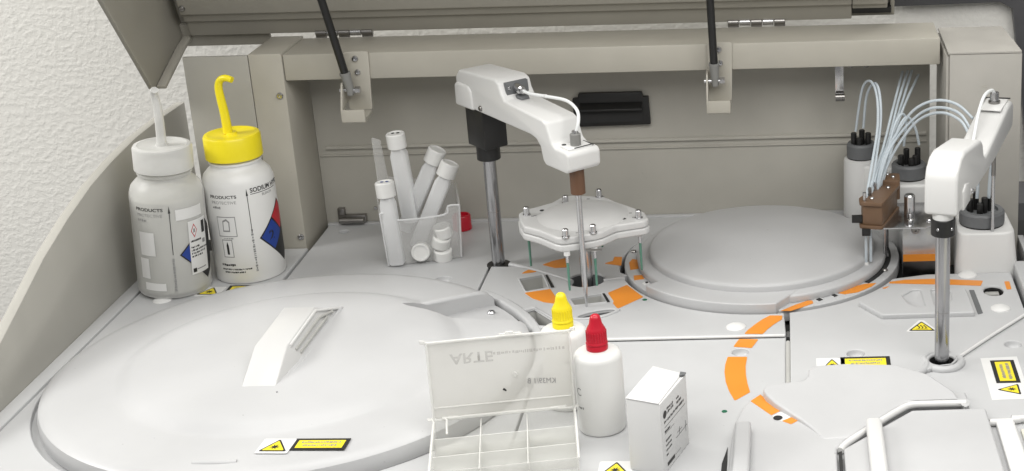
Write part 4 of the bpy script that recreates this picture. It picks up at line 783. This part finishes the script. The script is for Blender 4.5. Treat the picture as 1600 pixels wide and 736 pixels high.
textmesh('print_text', '~7', 0.26, labelk, CB, lambda x, y: cf(0.6+x, 3.1+y), bold=.03); textmesh('print_text', '~3', 0.3, labelk, CB, lambda x, y: cf(3.0+x, 4.6+y), bold=.02); textmesh('print_text', '~5', 0.3, labelk, CB, lambda x, y: cf(3.0+x, 4.25+y), bold=.02)
cbox(0.6, 4.6, 3.52, 3.56); cbox(0.6, 2.4, 3.0, 3.03)
for k, (tx) in enumerate(('~8', '~8', '~8', '~3')): textmesh('print_text', tx, 0.22, labelk, CB, lambda x, y: cf(0.7+x, 2.35-0.38*k+y))
cbox(2.6, 4.3, 1.7, 1.74); cbox(3.3, 3.36, 1.7, 2.3); cbox(2.9, 3.8, 2.0, 2.04); cbox(4.5, 4.55, 1.3, 2.2); cbox(4.3, 4.8, 1.75, 1.79); cbox(0.8, 2.2, 0.35, 0.65); cbox(2.3, 3.4, 0.5, 0.53)
prism('carton_tab', [(cb[2][0]-.45, cb[2][1]-.55), (cb[2][0]-.05, cb[2][1]-.45), (cb[2][0]+.02, cb[2][1]-.05), (cb[2][0]-.4, cb[2][1]+.12)], 5.79, 5.86, greym, CB, 0.0)

# ------------------------------------------------------------------ clear compartment case
cc = Vector((-22.25, -49.25, 0)); cr = R(9.5)
CS = thing('clear_case', cc, 'open clear plastic compartment case with its lid up, in the foreground', 'case')
def kf(x, y, z): return (cc.x+x*math.cos(cr)-y*math.sin(cr), cc.y+x*math.sin(cr)+y*math.cos(cr), z)
HW, DP_, HT = 5.2, 8.0, 2.3
prism('case_floor', rounded([(-HW, -DP_), (HW, -DP_), (HW, 0), (-HW, 0)], 0.3), 0.02, 0.14, casem, CS, 0.02, f=kf)
for y_ in (-0.12, -DP_): prism('case_wall', [(-HW, 0.14), (HW, 0.14), (HW, HT), (-HW, HT)], y_, y_+0.12, casem, CS, 0.02, f=lambda a, b_, c: kf(a, c, b_))
for x0 in (-HW, HW-0.12): prism('case_wall', [(-DP_+.12, 0.14), (-0.12, 0.14), (-0.12, HT), (-DP_+.12, HT)], x0, x0+0.12, casem, CS, 0.02, f=lambda a, b_, c: kf(c, a, b_))
for x0 in (-1.8, 1.6): prism('case_divider', [(-DP_+.14, 0.14), (-0.14, 0.14), (-0.14, HT-.1), (-DP_+.14, HT-.1)], x0, x0+0.08, caserim, CS, 0.01, f=lambda a, b_, c: kf(c, a, b_))
for y_ in (-2.7, -5.4): prism('case_divider', [(-HW+.13, 0.14), (HW-.13, 0.14), (HW-.13, HT-.2), (-HW+.13, HT-.2)], y_, y_+0.08, caserim, CS, 0.01, f=lambda a, b_, c: kf(a, c, b_))
tube('case_rim', [kf(-HW, -DP_, HT), kf(-HW, -0.3, HT), kf(-HW+.3, 0, HT), kf(HW-.3, 0, HT), kf(HW, -0.3, HT), kf(HW, -DP_, HT)], 0.09, caserim, CS, 8, 4)
tube('case_rim', [kf(-HW+1, -2.0, HT-.2), kf(-HW+1, -0.6, HT+.25), kf(-HW+1.3, -0.35, HT+.3), kf(HW-1.2, -0.35, HT+.3)], 0.08, caserim, CS, 8, 4)
# lid leaning back a little
LT = R(4)
def lf(x, y, z): return kf(x, 0.25+y*math.cos(LT)+z*math.sin(LT), HT+z*math.cos(LT)-y*math.sin(LT))
ll = prism('case_lid', rounded([(-HW, 0), (HW, 0), (HW, 6.1), (-HW, 6.1)], 0.35), -0.06, 0.06, caselid, CS, 0.02, f=lambda a, b_, c: lf(a, c, b_))
tube('lid_rim', [lf(-HW, -0.25, 0), lf(-HW, -0.25, 5.8), lf(-HW+.3, -0.25, 6.1), lf(HW-.3, -0.25, 6.1), lf(HW, -0.25, 5.8), lf(HW, -0.25, 0)], 0.1, caserim, ll, 8, 4)
tube('lid_crease', [lf(-HW, -0.1, 0.9), lf(HW, -0.1, 0.9)], 0.06, caserim, ll, 6, 0)
prism('lid_clasp', [(0.0, 6.1), (1.8, 6.1), (1.7, 6.3), (1.2, 6.3), (1.1, 6.42), (0.6, 6.42), (0.5, 6.3), (0.1, 6.3)], -0.25, 0.05, caserim, ll, 0.02, f=lambda a, b_, c: lf(a, c, b_))
lathe('mold_gate', [(0.2, 0), (0.18, 0.1), (0, 0.12)], lf(1.0, -0.07, 3.0), caserim, ll, 16, axis=(0, -1, 0.1))
emb = mat('embossed_print', (0.50, 0.49, 0.47), 0.5, alpha=0.28)
textmesh('embossed_text', 'ARTE', 1.15, emb, ll, lambda x, y: lf(-3.6+x, -0.08, 5.0-y), sx=1.15, bold=.02)
textmesh('embossed_text', '~25', 0.36, emb, ll, lambda x, y: lf(-0.6+x, -0.08, 4.9-y))
textmesh('handwriting', 'KM39/1 B', 0.62, inkg, ll, lambda x, y: lf(4.0-x*1.0, -0.08, 2.0+y+0.25*x*0.3), sx=.85)
prism('ink_mark', [(0.0, 1.85), (0.25, 1.7), (0.3, 1.8), (0.1, 2.0)], -0.085, -0.075, labelk, ll, 0, f=lambda a, b_, c: lf(a, c, b_))
for s_ in (-1, 1): cyl('case_hinge', kf(s_*4.0-0.6, 0.2, HT), kf(s_*4.0+0.6, 0.2, HT), 0.16, caserim, CS, 10)
for i, (x, y, a) in enumerate(((-4.0, -1.4, 20), (2.6, -1.2, 8))):
    p = Vector(kf(x, y, 0.55)); d = Vector((math.cos(R(a)), math.sin(R(a)), 0.1))*1.0
    t = thing('plastic_vial', p, ['small clear plastic piece in the left compartment of the open case', 'clear plastic piece lying in the right compartment of the open case'][i], 'vial', 'clear pieces in the open case')
    cyl('vial_body', p-d, p+d*0.6, 0.36, caserim, t, 16, 0.05); cyl('vial_cap', p+d*0.6, p+d*1.0, 0.42, caserim, t, 16, 0.05)
